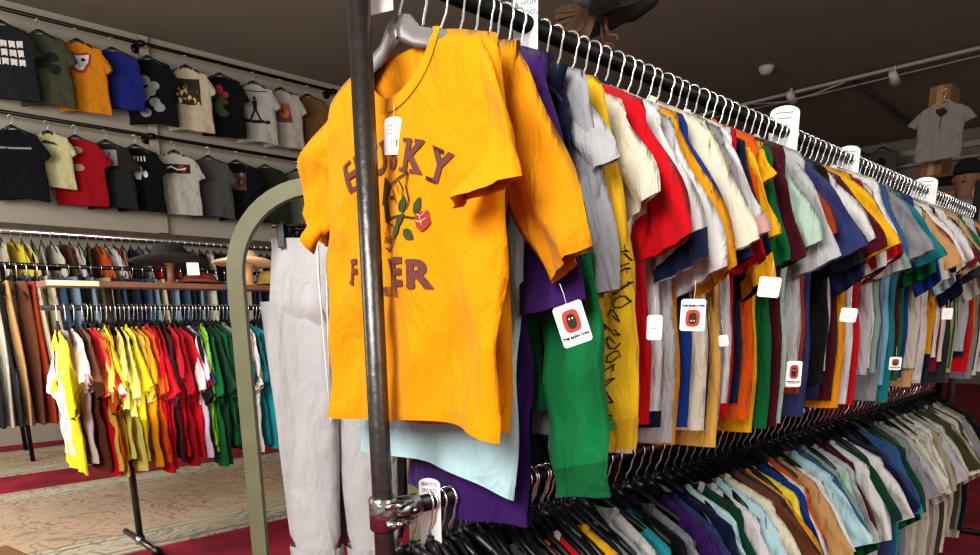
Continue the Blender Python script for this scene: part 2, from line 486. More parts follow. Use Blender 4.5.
rug(.15, 4.6, 4.14, 6.35, 'faded beige and peach patterned rug under the rack of coloured t-shirts')
rug(-.6, 3.8, 7.12, 8.5, 'patterned beige rug at the far left beyond the crimson strip')

# ------------------------------------------------------------------ lights
w = bpy.data.worlds.new('world'); sc.world = w; w.use_nodes = True
w.node_tree.nodes['Background'].inputs[0].default_value = (1, .98, .95, 1)
w.node_tree.nodes['Background'].inputs[1].default_value = .5
def area(name, loc, target, size, power, col=(1, 1, 1), sy=None):
    l = bpy.data.lights.new(name, 'AREA'); l.energy = power; l.size = size; l.color = col
    if sy: l.shape = 'RECTANGLE'; l.size_y = sy
    o = bpy.data.objects.new(name, l); C.objects.link(o); o.location = loc
    o.rotation_euler = (Vector(target) - Vector(loc)).to_track_quat('-Z', 'Y').to_euler()
    return o
area('window_light', (-2.2, .1, 3.1), (1.6, 1.5, 1.2), 1.8, 185, (1, .98, .95), 1.9)
area('side_window_light', (-1.5, 5.2, 2.6), (2.2, 6.2, 1.0), 2.4, 150, (1, .98, .95), 2.0)
area('fill_light', (1.5, -2.6, 2.6), (2.6, 1.2, .9), 2.6, 45, (1, .98, .95), 1.6)  # weak fill added behind the viewpoint, not an actual lamp

# ------------------------------------------------------------------ main rack
RY, ZU, ZL, XE = 1.0, 1.853, .955, 4.78
def up_x(i): return i
rack = bpy.data.objects.new('clothes_rack', None); C.objects.link(rack); rack.location = (.692, RY, 0)
tag(rack, 'long double-tier black pipe clothes rack in the foreground', 'clothes rack')
def rel(p): return (p[0] - .692, p[1] - RY, p[2])
for x in (.692, XE):
    bm = B(); tube(bm, [rel((x, RY, 0)), rel((x, RY, 1.0)), rel((x, RY, 2.02))], .0185, 24); obj('post', bm, M_pipe, rack)
    bm = B(); tube(bm, [rel((x, RY-.3, .02)), rel((x, RY+.3, .02))], .018, 16); obj('foot', bm, M_rail, rack)
bm = B(); tube(bm, [rel((.692, RY, ZU)), rel((XE, RY, ZU))], .0165, 20); obj('upper_rail', bm, M_rail, rack)
bm = B(); tube(bm, [rel((.692, RY, ZL)), rel((XE, RY, ZL))], .0165, 20); obj('lower_rail', bm, M_rail, rack)
# cast clamp where the lower rail meets the post
for z, x0 in ((ZL, .692), (ZU, .692)):
    bm = B()
    tube(bm, [(0, 0, z-.032), (0, 0, z-.028), (0, 0, z+.028), (0, 0, z+.032)], [.0225, .0255, .0255, .0225], 24)
    tube(bm, [(.018, 0, z), (.03, 0, z), (.075, 0, z), (.078, 0, z)], [.02, .024, .0235, .021], 20)
    for s in (-1, 1):
        tube(bm, [(-.012, -.026, z+s*.017), (.02, -.03, z+s*.017), (.05, -.024, z+s*.019)], [.006, .008, .005], 8)
        tube(bm, [(.012, -.02, z+s*.017), (.012, -.04, z+s*.017)], [.0075, .0065], 8)
        tube(bm, [(.05, -.018, z), (.052, -.034, z)], .006, 8)
        box(bm, (-.006, -.034, z+s*.02-.004), (.03, -.024, z+s*.02+.004), .002)
    obj('clamp', bm, M_cast, rack)

# --- kits
rs = random.Random(11)
kits = [make_kit(20 + i, W=rs.uniform(.235, .262), L=rs.uniform(.62, .72), sh=rs.uniform(.195, .22), nest=True, fold=rs.uniform(.010, .014),
                 T=rs.uniform(.009, .012), bend=rs.uniform(-.05, .05), slope=rs.uniform(.42, .58)) for i in range(9)]
lkits = [make_kit(60 + i, W=.27, L=.62, sh=.225, fold=.008, T=.013, bend=rs.uniform(-.05, .05), sleeve='long') for i in range(3)]
ORD = ['first', 'second', 'third', 'fourth', 'fifth', 'sixth', 'seventh', 'eighth', 'ninth', 'tenth', 'eleventh', 'twelfth', 'thirteenth', 'fourteenth', 'fifteenth', 'sixteenth', 'seventeenth', 'eighteenth', 'nineteenth', 'twentieth']
CN = dict(
 yellow='#f0b41c', gold='#e39a12', mustard='#c98f1e', lemon='#ecd64a', paleyellow='#ead98c', lightblue='#b9dbe0', skyblue='#7fb4cf', purple='#3f1f63', navy='#14203f',
 green='#0f6b37', darkgreen='#12422c', grey='#8f8f93', lightgrey='#b9b9b9', cream='#ddd6c0', white='#dcdad6', red='#c8101f', darkred='#8e0f1d', maroon='#4e1020',
 royalblue='#173a86', denimblue='#3b5f8c', tan='#c39a66', brown='#6b4128', orange='#d95f14', black='#141416', charcoal='#333437', mint='#b3cdb9', sage='#8ba394',
 teal='#1f7f85', turquoise='#2aa0ae', lavender='#d4c6d8', pink='#dba9a4', lime='#86c43c', slateblue='#39406f', khaki='#a89f80', olive='#4a4a30', rust='#a33d1c', beige='#cfc0a4', palepink='#e6c9c6', palegold='#e2b35c', stone='#c9c4b4')
NAME = dict(paleyellow='pale yellow', lightblue='light blue', skyblue='sky blue', darkgreen='dark green', lightgrey='light grey', darkred='dark red', royalblue='royal blue', denimblue='denim blue', slateblue='slate blue', palepink='pale pink', palegold='pale gold')
def nm(c): return NAME.get(c, c)
def labels(items, where, kindw='t-shirt'):
    """items: list of dicts with c, opt desc, kind. gives each a label that singles it out"""
    out = []; seen = {}; cnt = {}
    n = len(items)
    for i, it in enumerate(items):
        if it.get('label'): out.append(it['label']); continue
        kd = {'long': 'long-sleeved shirt', 'tee': kindw}[it.get('k', 'tee')]
        d = nm(it['c']) + ' ' + kd + ((' with ' + it['d']) if it.get('d') else '')
        cnt[d] = cnt.get(d, 0) + 1
        total = sum(1 for j in items if not j.get('label') and j['c'] == it['c'] and j.get('d') == it.get('d') and j.get('k') == it.get('k'))
        if total == 1: out.append(f'{d} on {where}, behind a {nm(items[i-1]["c"])} one' if i else f'{d}, nearest on {where}')
        else: out.append(f'{ORD[cnt[d]-1]} {d} from the near end of {where}')
    return out

# --- front yellow tee with the print
T1 = Tee(5, W=.252, L=.625, sh=.222, nk=.088, nz=-.108, slope=.30, T=.017, fold=.0105, bend=-.03, tilt=0.0, fr=.085,
         cuffR=((.315, -.362), (.18, -.39), -.055, .019), cuffL=((.345, -.27), (.30, -.42), .0, .026))
t1 = obj('t_shirt', T1.body(), fabric('#f29f0a', .4)); tag(t1, 'golden yellow t-shirt with plum HUSKY FEVER lettering and wolf print, front of rack', 't-shirt')
t1.location = (.772, RY, ZU); t1.rotation_euler = (0, 0, R(-90))
for sx in (-1, 1): obj('sleeve', T1.sleeve_bm(sx), fabric('#f29f0a', .4), t1)
obj('collar', T1.collar(.02), fabric('#eaa00c', .3), t1)
TR = {'ear_l': [(-0.039, -0.357), (-0.032, -0.312), (-0.01, -0.331), (-0.023, -0.341), (-0.026, -0.355)],
'ear_r': [(0.011, -0.327), (0.047, -0.321), (0.042, -0.341), (0.034, -0.337), (0.031, -0.328)],
'head': [(-0.01, -0.331), (0.001, -0.329), (0.011, -0.327), (0.028, -0.324), (0.045, -0.321), (0.04, -0.341), (0.046, -0.361), (0.04, -0.372)],
'face': [(-0.03, -0.355), (-0.027, -0.368), (-0.023, -0.381), (-0.011, -0.39)],
'eye': [(-0.008, -0.349), (0.003, -0.347), (0.006, -0.354), (-0.005, -0.353)],
'nose': [(0.025, -0.358), (0.036, -0.359), (0.039, -0.368), (0.035, -0.377), (0.022, -0.374), (0.02, -0.366)],
'jaw': [(-0.042, -0.423), (-0.032, -0.428), (-0.014, -0.429), (0.002, -0.428), (0.011, -0.422), (0.017, -0.412)],
'tooth': [(-0.042, -0.414), (-0.034, -0.406), (-0.027, -0.417), (-0.018, -0.407), (-0.012, -0.42), (-0.002, -0.411), (0.005, -0.42), (0.012, -0.413)],
'stem': [(-0.023, -0.385), (-0.003, -0.382), (0.021, -0.381), (0.048, -0.387), (0.071, -0.391)],
'leaf1': [(0.052, -0.373), (0.057, -.366), (0.064, -0.363), (0.075, -0.37), (0.072, -0.378), (0.059, -0.38)],
'leaf2': [(0.016, -0.385), (0.028, -0.38), (0.036, -0.387), (0.029, -0.394), (0.018, -0.392)],
'leaf3': [(0.007, -0.398), (0.02, -0.395), (0.03, -0.402), (0.023, -0.411), (0.01, -0.408)],
'leaf4': [(0.035, -0.41), (0.043, -0.404), (0.056, -0.409), (0.057, -0.418), (0.044, -0.419)],
'leaf5': [(0.026, -0.362), (0.033, -0.359), (0.04, -0.364), (0.037, -0.371), (0.028, -0.37)],
'rose': [(0.072, -0.385), (0.078, -0.38), (0.093, -0.381), (0.101, -0.39), (0.098, -0.403), (0.085, -0.406), (0.075, -0.398)]}
TR = {k: [((x_ - .005) * 1.18 + .008, (z_ + .37) * 1.06 - .37) for x_, z_ in v] for k, v in TR.items()}
bm = B()
for ch, a, z, an in (('H', -.112, -.292, .30), ('U', -.052, -.277, .12), ('S', .004, -.279, -.10), ('K', .060, -.293, -.24), ('Y', .114, -.315, -.42)):
    add_text(bm, ch, .067, (a, z - .024), an, .0022, 1.08)
for a, z, an in ((-.112, -.292, .30), (-.052, -.277, .12), (.060, -.293, -.24), (.114, -.315, -.42)):   # slab serifs
    for dx in (-.015, .015):
        for dz in (-.0225, .0225):
            if a in (-.052,) and dz < 0: continue
            if a == .114 and dz < 0: dx = 0
            x = a + dx * math.cos(an) - dz * math.sin(an); z_ = z + dx * math.sin(an) + dz * math.cos(an)
            T1.ribbon(bm, [(x - .008 * math.cos(an), z_ - .008 * math.sin(an)), (x + .008 * math.cos(an), z_ + .008 * math.sin(an))], .006)
for ch, a, z in (('F', -.145, -.462), ('E', -.092, -.466), ('V', -.022, -.469), ('E', .028, -.472), ('R', .076, -.478)):
    add_text(bm, ch, .062, (a, z - .022), -.04, .0028, 1.15)
    for dz in (-.019, .019):
        if ch == 'V' and dz < 0: continue
        T1.ribbon(bm, [(a - .018, z + dz), (a - .006, z + dz)], .005)
add_text(bm, 'APRIL 1978', .024, (-.03, -.511), -.05, .0005, 1.0)
refine(bm, 2, .01); T1.wrap(bm, .0026); obj('print_lettering', bm, M_ink, t1, smooth=False)
bm = B()
for k in ('ear_l', 'nose', 'eye'): T1.poly(bm, TR[k])
for k, wd in (('head', .003), ('face', .0045), ('jaw', .0032), ('tooth', .0035), ('stem', .003)): T1.ribbon(bm, TR[k], wd)
T1.ribbon(bm, [(.03, -.328), (.04, -.34), (.038, -.352)], .003); T1.ribbon(bm, [(-.02, -.345), (-.012, -.352), (-.006, -.365)], .0015)
T1.ribbon(bm, [(-.042, -.404), (-.02, -.398), (0, -.392), (.014, -.397)], .0022)
for i in range(7): T1.ribbon(bm, [(-.036 + i * .007, -.426), (-.038 + i * .007, -.434)], .0012)
T1.poly(bm, [(-.034, -.356), (-.022, -.35), (-.012, -.372), (-.004, -.384), (-.02, -.388), (-.03, -.376)]); T1.ribbon(bm, [(.0, -.335), (.01, -.345), (.018, -.36)], .0022); T1.ribbon(bm, [(.02, -.33), (.026, -.345)], .002)
refine(bm, 1, .01); T1.wrap(bm, .003); obj('print_wolf', bm, M_inkd, t1, smooth=False)
bm = B()
for i, an in zip(range(1, 6), (60, 35, 50, -35, 80)):
    v_ = TR['leaf%d' % i]; cx_ = sum(p[0] for p in v_) / len(v_); cz_ = sum(p[1] for p in v_) / len(v_); an = R(an)
    pl = [(-.0145, 0), (-.009, .006), (0, .0085), (.009, .005), (.0155, 0), (.009, -.005), (0, -.0085), (-.009, -.006)]
    T1.poly(bm, [(cx_ + x_*math.cos(an) - z_*math.sin(an), cz_ + x_*math.sin(an) + z_*math.cos(an)) for x_, z_ in pl])
T1.wrap(bm, .0034); obj('print_leaves', bm, M_green, t1, smooth=False)
bm = B(); T1.poly(bm, [(.071, -.392), (.074, -.383), (.080, -.386), (.084, -.378), (.092, -.384), (.100, -.380), (.1, -.392), (.105, -.400), (.097, -.408), (.086, -.413), (.077, -.406)]); T1.wrap(bm, .0034); obj('print_rose', bm, M_redink, t1, smooth=False)
bm = B(); T1.ribbon(bm, [(.078, -.385), (.086, -.389), (.093, -.385)], .0016); T1.ribbon(bm, [(.076, -.395), (.086, -.398), (.096, -.393)], .0016); T1.ribbon(bm, [(.084, -.39), (.088, -.402)], .0014); T1.wrap(bm, .0046); obj('print_petals', bm, M_straw, t1, smooth=False)
bm = B(); box(bm, (-.004, .012, -.150), (.020, .014, -.125)); obj('neck_label', bm, M_card, t1, smooth=False)

# grey and black front hanger
hg = hanger((.772, RY, ZU), R(-90), 'grey and black hanger inside the HUSKY FEVER t-shirt', None)
bm = B()
for sx in (-1, 1):
    tube(bm, [(0, -.002, -.082), (sx*.02, -.002, -.09), (sx*.045, -.002, -.108), (sx*.08, -.002, -.12), (sx*.12, -.002, -.132), (sx*.165, -.002, -.148)],
         [.02, .022, .016, .015, .014, .010], 10, .4)
obj('grey_arms', bm, M_gplast, hg)

# --- the second tee (ochre) and what hangs behind, in order from the near end
T2 = Tee(9, W=.20, L=.635, sh=.225, nk=.085, nz=-.105, slope=.30, T=.013, fold=.011, bend=-.02,
         cuffR=((.355, -.45), (.26, -.50), .01, .016), fr=.075)
def custom(T, kind, x, col, label, cat='t-shirt', rzd=-90, collar=None, sleeve=None, cuff=None, hem=None, soft=.45, dz=0):
    o = obj(kind, T.body(), fabric(col, soft)); tag(o, label, cat)
    o.location = (x, RY, ZU + dz); o.rotation_euler = (0, 0, R(rzd))
    for sx in (-1, 1):
        s = obj('sleeve', T.sleeve_bm(sx), fabric(sleeve or col, soft), o)
        if cuff: obj('cuff', T.sleeve_bm(sx, .91 if T.sleeve == 'long' else .84, 1, .0025, 3), fabric(cuff, soft), s)
    obj('collar', T.collar(), fabric(collar or col, soft), o)
    return o
custom(T2, 't_shirt', .822, '#dd9510', 'ochre t-shirt with long drooping sleeve directly behind the lettered yellow one')
T3 = Tee(13, W=.236, L=.745, sh=.20, nk=.08, T=.010, fold=.006, bend=.02, cuffR=((.235, -.36), (.17, -.42), -.01, .012))
t3 = custom(T3, 't_shirt', .861, '#bcdfe2', 'long pale blue t-shirt hanging lower than the yellow t-shirts in front')
t3.rotation_euler[1] = R(5)
T4 = Tee(17, W=.20, L=.845, sh=.225, nk=.085, T=.009, fold=.012, bend=.03, cuffR=((.335, -.51), (.20, -.545), -.02, .02), nz=-.085)
t4 = custom(T4, 't_shirt', .903, '#412063', 'dark purple t-shirt with wide sleeve just behind the pale blue one')
t4.rotation_euler[1] = R(2.5)
T4b = Tee(18, W=.135, L=.84, sh=.20, T=.011, fold=.012, cuffR=((.24, -.4), (.17, -.43), 0, .01))
custom(T4b, 't_shirt', .968, '#151d3a', 'long navy t-shirt showing its hem beside the purple one')
T5 = Tee(19, W=.165, L=.60, sh=.17, nk=.085, T=.012, fold=.008, sleeve='long', cuffR=((.318, -.86), (.205, -.87), .0, .026), bend=.0)
custom(T5, 'sweatshirt', .938, '#167a45', 'bright green sweatshirt whose ribbed cuff nearly reaches the lower rail', 'sweatshirt', cuff='#11693a')
T6 = Tee(23, W=.245, L=.66, sh=.21, T=.012, fold=.01, cuffR=((.285, -.505), (.19, -.53), .01, .016))
custom(T6, 't_shirt', .99, '#a9a9ad', 'heather grey t-shirt just behind the green sweatshirt')
T7 = Tee(29, W=.24, L=.60, sh=.195, T=.012, fold=.008, sleeve='long', cuffR=((.300, -.79), (.150, -.80), -.01, .028))
t7 = custom(T7, 'long_sleeve_shirt', 1.05, '#e0b428', 'mustard yellow long-sleeved shirt with ink drawings running down its sleeve', 'shirt', cuff='#d8ab22')
# drawings down the sleeve
bm = B(); r7 = random.Random(4)
for z in [-.43 - i * .024 for i in range(13)]:
    cx_ = .21 + r7.uniform(-.006, .006)
    pts = [(cx_ + .014 * math.cos(a + z * 40) * r7.uniform(.5, 1.2), z + .011 * math.sin(a * 1.3)) for a in [i * .8 for i in range(7)]]
    T7.ribbon(bm, pts, .0022)
from mathutils.bvhtree import BVHTree
_sb = T7.sleeve_bm(1); _bv = BVHTree.FromBMesh(_sb)
def on_sleeve(bm, e):
    for v in bm.verts:
        h = _bv.ray_cast(Vector((v.co.x, -.4, v.co.z)), Vector((0, 1, 0)))
        v.co.y = (h[0].y if h[0] else -.01) - e
for v in bm.verts: v.co.x += .05
refine(bm, 1, .01); on_sleeve(bm, .003)
obj('print_drawings', bm, M_black, t7, smooth=False)
bm = B(); T7.poly(bm, [(.25, -.72), (.27, -.728), (.275, -.75), (.263, -.76), (.246, -.745)]); refine(bm, 1, .01); on_sleeve(bm, .0036)
obj('print_green', bm, plain('bright_green_ink', '#2f8a3a', .9), t7, smooth=False)
_sb.free()

UP = [  # c, options (x position follows)
 dict(c='lightgrey', x=1.018, sc=.78, fix=1),
 dict(c='cream', x=1.125, d='a crumpled sleeve'), dict(c='red', x=1.165), dict(c='white', x=1.21, d='navy trim', cuff='navy', s='white', hem='navy', collar='navy'),
 dict(c='lightgrey', x=1.25, d='pale sleeves', s='white'), dict(c='gold', x=1.285), dict(c='royalblue', x=1.325, d='orange-edged cuffs', cuff='orange', s='royalblue'),
 dict(c='cream', x=1.37), dict(c='navy', x=1.41), dict(c='palegold', x=1.45), dict(c='grey', x=1.49), dict(c='white', x=1.53, d='pink cuffs', cuff='pink'),
 dict(c='red', x=1.575), dict(c='navy', x=1.615, d='yellow cuffs', cuff='yellow'), dict(c='orange', x=1.655, d='yellow sleeves', s='yellow'), dict(c='yellow', x=1.70),
 dict(c='green', x=1.745), dict(c='maroon', x=1.785), dict(c='mint', x=1.83), dict(c='lightgrey', x=1.87), dict(c='rust', x=1.915), dict(c='slateblue', x=1.965, d='a wide raised sleeve'),
 dict(c='black', x=2.01), dict(c='navy', x=2.05), dict(c='white', x=2.095), dict(c='maroon', x=2.14), dict(c='gold', x=2.185, s='yellow', d='bright yellow sleeves'), dict(c='mustard', x=2.225),
 dict(c='white', x=2.27, d='red cuffs', cuff='red'), dict(c='black', x=2.31, d='white striped cuffs', cuff='white'), dict(c='red', x=2.355, s='darkred', d='darker sleeves'), dict(c='lightgrey', x=2.40),
 dict(c='white', x=2.445), dict(c='sage', x=2.49), dict(c='denimblue', x=2.535), dict(c='grey', x=2.58), dict(c='skyblue', x=2.625, d='white striped cuffs', cuff='white'),
 dict(c='teal', x=2.67), dict(c='mustard', x=2.715), dict(c='maroon', x=2.76), dict(c='green', x=2.80), dict(c='royalblue', x=2.85), dict(c='stone', x=2.895), dict(c='tan', x=2.94),
 dict(c='red', x=2.985), dict(c='white', x=3.03), dict(c='cream', x=3.075), dict(c='black', x=3.12), dict(c='lightblue', x=3.165), dict(c='gold', x=3.21), dict(c='navy', x=3.255)]
tail = ['white', 'darkred', 'cream', 'charcoal', 'tan', 'green', 'stone', 'maroon', 'lightgrey', 'navy', 'red', 'white', 'mustard', 'grey', 'black', 'cream', 'royalblue', 'sage', 'brown', 'white', 'charcoal', 'rust', 'lightgrey', 'black', 'olive', 'cream', 'navy', 'stone', 'maroon', 'black']
x = 3.30
for c in tail: UP.append(dict(c=c, x=x)); x += .0475
lab = labels(UP, 'the upper rail')
r = random.Random(3)
HGU = 'black plastic hanger with bright chrome hook, packed among shirts on the upper rail'
CUFF = [(.306, -.335), (.337, -.415), (.339, -.455), (.344, -.453), (.353, -.467), (.347, -.45), (.335, -.414), (.326, -.445), (.281, -.295), (.299, -.343), (.302, -.387),
        (.308, -.436), (.303, -.474), (.278, -.381), (.269, -.24), (.275, -.421), (.301, -.426), (.326, -.374), (.331, -.424), (.325, -.344), (.347, -.379)]
for i, (it, lb) in enumerate(zip(UP, lab)):
    r = random.Random(500 + i)
    if 1 <= i <= len(CUFF):   # the nearest shirts each have a sleeve of their own
        O = CUFF[i-1]; O = (O[0] - .004, O[1] + .0)
        k = make_kit(600 + i, W=r.uniform(.225, .25), L=r.uniform(.64, .74), sh=r.uniform(.195, .21), nest=True, fold=r.uniform(.010, .013), T=r.uniform(.008, .011), bend=r.uniform(-.03, .03), slope=r.uniform(.44, .55),
                     cuffR=(O, (O[0] - r.uniform(.095, .12), O[1] - r.uniform(.045, .065)), r.uniform(-.015, .015), r.uniform(.009, .015)))
        it['fix'] = 1
    else: k = kits[(i * 4 + r.randrange(2)) % len(kits)]
    wob = R(8 * math.sin(i * .33) + r.uniform(-2, 2))
    g = lambda key: CN[it[key]] if it.get(key) else None
    place(k, 't_shirt', (it['x'], RY + r.uniform(-.012, .012), ZU + r.uniform(-.006, .018)), R(-90) + wob, CN[it['c']], lb, 't-shirt', 't-shirts packed along the upper rail',
          sleeve=g('s'), cuff=g('cuff'), collar=g('collar'), hem=g('hem'), scale=it.get('sc', 1.0) * (1 if it.get('fix') else r.uniform(.96, 1.06)))
    it['wob'] = wob
for i, x in enumerate([.822, .861, .903, .938, .968, .99, 1.05] + [it['x'] for it in UP]):
    hanger((x, RY, ZU), R(-90) + r.uniform(-.25, .25), HGU, 'hangers along the upper rail')

# --- lower rail
LOW = ['black', 'charcoal', 'black', 'black', 'charcoal', 'black', 'orange', 'red', 'navy', 'yellow', 'grey', 'lightgrey', 'white', 'turquoise', 'black', 'grey', 'purple', 'slateblue', 'navy', 'lightblue', 'darkgreen', 'white', 'lightblue', 'cream', 'brown', 'charcoal', 'gold', 'lemon', 'royalblue', 'white', 'orange', 'tan', 'white', 'lightblue', 'denimblue', 'sage', 'mint', 'lightgrey', 'maroon', 'white', 'darkgreen', 'white', 'navy', 'purple', 'slateblue', 'denimblue', 'turquoise', 'green', 'darkgreen', 'grey', 'lightgrey', 'stone', 'cream', 'beige', 'stone', 'cream', 'white', 'khaki', 'lightgrey', 'stone', 'olive', 'cream', 'khaki', 'stone', 'olive', 'beige', 'grey', 'khaki', 'black', 'stone', 'olive']
LO = []; x = .76
for i, c in enumerate(LOW):
    d = dict(c=c, x=x)
    if i == 38: d.update(d='green cuffs', cuff='green')
    if i == 20: d.update(d='white collar', collar='white')
    if i == 7: d.update(d='white collar', collar='white')
    LO.append(d); x += .047 if i < 30 else .054
r = random.Random(77)
lab = labels(LO, 'the lower rail')
for i, (it, lb) in enumerate(zip(LO, lab)):
    k = kits[(i * 5 + 2) % len(kits)]
    g = lambda key: CN[it[key]] if it.get(key) else None
    place(k, 't_shirt', (it['x'], RY + r.uniform(-.012, .012), ZL - .012 + r.uniform(-.008, .008)), R(-90) + R(7 * math.sin(i * .3 + 1) + r.uniform(-2, 2)), CN[it['c']], lb, 't-shirt',
          't-shirts packed along the lower rail', cuff=g('cuff'), collar=g('collar'))
    hanger((it['x'] - .004, RY, ZL), R(-90) + r.uniform(-.3, .3), 'black plastic hanger with chrome hook, crowded along the lower rail', 'hangers along the lower rail')

for i in range(16):
    hanger((.80 + i * .027 + r.uniform(-.004, .004), RY, ZL), R(-90) + r.uniform(-.3, .3), 'empty black plastic hanger on the lower rail near the clamp', 'empty hangers near the clamp')
# ------------------------------------------------------------------ hang tags and size cards
def card(name, loc, rz, wd, ht, label, cat, roll=0, arch=False, string=.03, group=None, pitch=0):
    """card whose top centre sits at loc; faces local -y"""
    bm = B()
    if arch:
        pts = [(-wd/2, -ht), (wd/2, -ht), (wd/2, -.25*wd)] + [(wd/2*math.cos(a)*1, -.25*wd + .25*wd*math.sin(a)) for a in [math.pi*i/10 for i in range(1, 10)]] + [(-wd/2, -.25*wd)]
    else:
        c = .003; pts = [(-wd/2, -ht+c), (-wd/2+c, -ht), (wd/2-c, -ht), (wd/2, -ht+c), (wd/2, -c), (wd/2-c, 0), (-wd/2+c, 0), (-wd/2, -c)]
    f = bm.faces.new([bm.verts.new((p[0], -.0006, p[1])) for p in pts])
    ex = bmesh.ops.extrude_face_region(bm, geom=[f])
    for v in ex['geom']:
        if isinstance(v, bmesh.types.BMVert): v.co.y = .0006
    bmesh.ops.recalc_face_normals(bm, faces=bm.faces[:])
    o = obj(name, bm, M_card, smooth=False); tag(o, label, cat, group)
    o.rotation_mode = 'XYZ'; o.location = loc; o.rotation_euler = (pitch, roll, rz)
    if string:
        bm = B(); tube(bm, [(0, 0, -.004), (.001, .002, string*.5), (0, .004, string)], .0005, 5); obj('string', bm, M_string, o)
    return o
def flat_print(o, bm, mat, name, y=-.0012):
    for v in bm.verts: v.co.y = y
    return obj(name, bm, mat, o, smooth=False)
def disc(bm, cx_, cz, rx, rz_, n=20, sq=1.0):
    f = bm.faces.new([bm.verts.new((cx_ + rx * math.copysign(abs(math.cos(2*math.pi*i/n)) ** sq, math.cos(2*math.pi*i/n)), 0, cz + rz_ * math.copysign(abs(math.sin(2*math.pi*i/n)) ** sq, math.sin(2*math.pi*i/n)))) for i in range(n)])
def owl_card(loc, rz, wd, ht, label, roll=0, flip=False):
    o = card('hang_tag', loc, rz, wd, ht, label, 'tag', roll)
    cz = -ht * (.42 if not flip else .6); tz = -ht * (.83 if not flip else .24)
    bm = B(); disc(bm, 0, cz, wd*.29, ht*.27, 24, .6); flat_print(o, bm, M_owl, 'emblem', -.0011)
    bm = B(); disc(bm, 0, cz - ht*.01, wd*.16, ht*.18, 20, .8); flat_print(o, bm, M_inkd, 'emblem_owl', -.0014)
    bm = B()
    for s in (-1, 1): disc(bm, s*wd*.055, cz + ht*(.06 if not flip else -.08), wd*.032, wd*.032, 10)
    flat_print(o, bm, M_white, 'emblem_eyes', -.0017)
    bm = B(); add_text(bm, 'THE BARN OWL', wd * .125, (0, tz), 0, .0003, 1.0)
    T1.ribbon(bm, [(-wd*.3, tz - wd*.08), (wd*.3, tz - wd*.08)], .0006)
    flat_print(o, bm, M_black, 'print_lettering', -.0012)
    return o
def ray_pt(px, py, y=None, x=None):   # used only for surveying positions of small cards
    v = RM @ Vector((px - PX, PY - py, -F_PX))
    t = (y / v.y) if y is not None else (x / v.x)
    return Vector((0, 0, H)) + v * t
CARDS = [
 (566, 304, .645, .043, .060, R(-55), -.33, 'white owl-logo hang tag tilted in front of the green sweatshirt', False),
 (694, 299, .60, .040, .052, R(-60), .02, 'square white owl-logo hang tag below the navy-trimmed white t-shirt', True),
 (795, 361, .66, .033, .060, R(-65), .0, 'narrow white owl-logo hang tag low among the upper shirts, beside white hems', False),
 (896, 357, .66, .034, .040, R(-60), 0, 'small white owl-logo hang tag under the red t-shirt at far right', False),
]
for px, py, y, wd, ht, rz, roll, lb, fl in CARDS:
    p = ray_pt(px, py, y=y); owl_card(p, rz, wd, ht, lb, roll, fl)
for px, py, y, wd, ht, rz, roll, lb in [
 (655, 315, .66, .026, .042, R(-50), 0, 'blank ivory hang tag between the yellow long sleeve and the square tag'),
 (723, 335, .66, .018, .022, R(-60), -.15, 'tiny handwritten price tag on the gold shirt'),
 (771, 277, .60, .040, .038, R(-60), .1, 'blank white hang tag under the yellow-cuffed navy t-shirt'),
 (850, 308, .66, .04, .036, R(-60), .1, 'white paper tag low on the right beneath the striped cuffs'),
 (948, 308, .66, .034, .04, R(-60), 0, 'white tag near the right edge by the dark shirts')]:
    o = card('hang_tag', ray_pt(px, py, y=y), rz, wd, ht, lb, 'tag', roll)
    bm = B()
    for i in range(3): T1.ribbon(bm, [(-wd*.3, -ht*(.35+.18*i)), (wd*(.25 - .1*i), -ht*(.35+.18*i))], .0006)
    flat_print(o, bm, M_handwrite, 'handwriting')
# price tag on the front tee
o = card('price_tag', (.738, RY - .016, ZU - .226), R(-62), .034, .058, 'small handwritten white price tag hanging from the yellow shirt collar', 'tag', .03, True, .022)
bm = B()
for zz in (-.014, -.020, -.026):
    x0 = -.010
    for q in range(4):
        T1.ribbon(bm, [(x0, zz), (x0 + .003, zz + .001)], .0007); x0 += .0052
for q in range(3): T1.ribbon(bm, [(-.004 + q*.004, -.035), (-.003 + q*.004, -.040)], .0009)
flat_print(o, bm, M_handwrite, 'handwriting')
# size dividers over the rails
def divider(x, z, wd, ht, up, label, lines=(), rz=R(-62), size=.012):
    o = card('size_divider', (x, RY, z + up), rz, wd, ht, label, 'sign', 0, True, 0)
    bm = B()
    for i, l in enumerate(lines): add_text(bm, l, size, (0, -.015 - i * size * 1.35), 0, .0001)
    if lines: flat_print(o, bm, M_handwrite, 'print_lettering')
    elif x > 1:
        for q in (0, 1): T1.ribbon(bm, [(-wd*(.3 - .1*q), -.02 - q*.016), (wd*(.3 - .1*q), -.02 - q*.016)], .003)
        flat_print(o, bm, M_grey, 'faint_lettering')
    else: bm.free()
    return o
divider(.802, ZL, .046, .17, .047, 'white card lettered SEATTLE SPORTS on the lower rail beside the clamp', ('SEATTLE', 'SPORTS'), R(-66), .0092)
divider(1.075, ZU, .05, .2, .065, 'white divider card lettered HIGH SCHOOL on the near upper rail', ('', '& HIGH', 'SCHOOL'), R(-66), .013)
divider(.735, ZU, .045, .13, .06, 'white card above the front hanger, cut off by picture top', (), R(-70))
divider(2.245, ZU, .085, .17, .075, 'rounded white divider card halfway along the upper rail', (), R(-60), .012)
divider(2.80, ZU, .075, .14, .045, 'middle one of three white divider cards rising above upper rail', (), R(-60))
divider(3.78, ZU, .10, .15, .06, 'farthest rounded white divider card on the upper rail', (), R(-60))

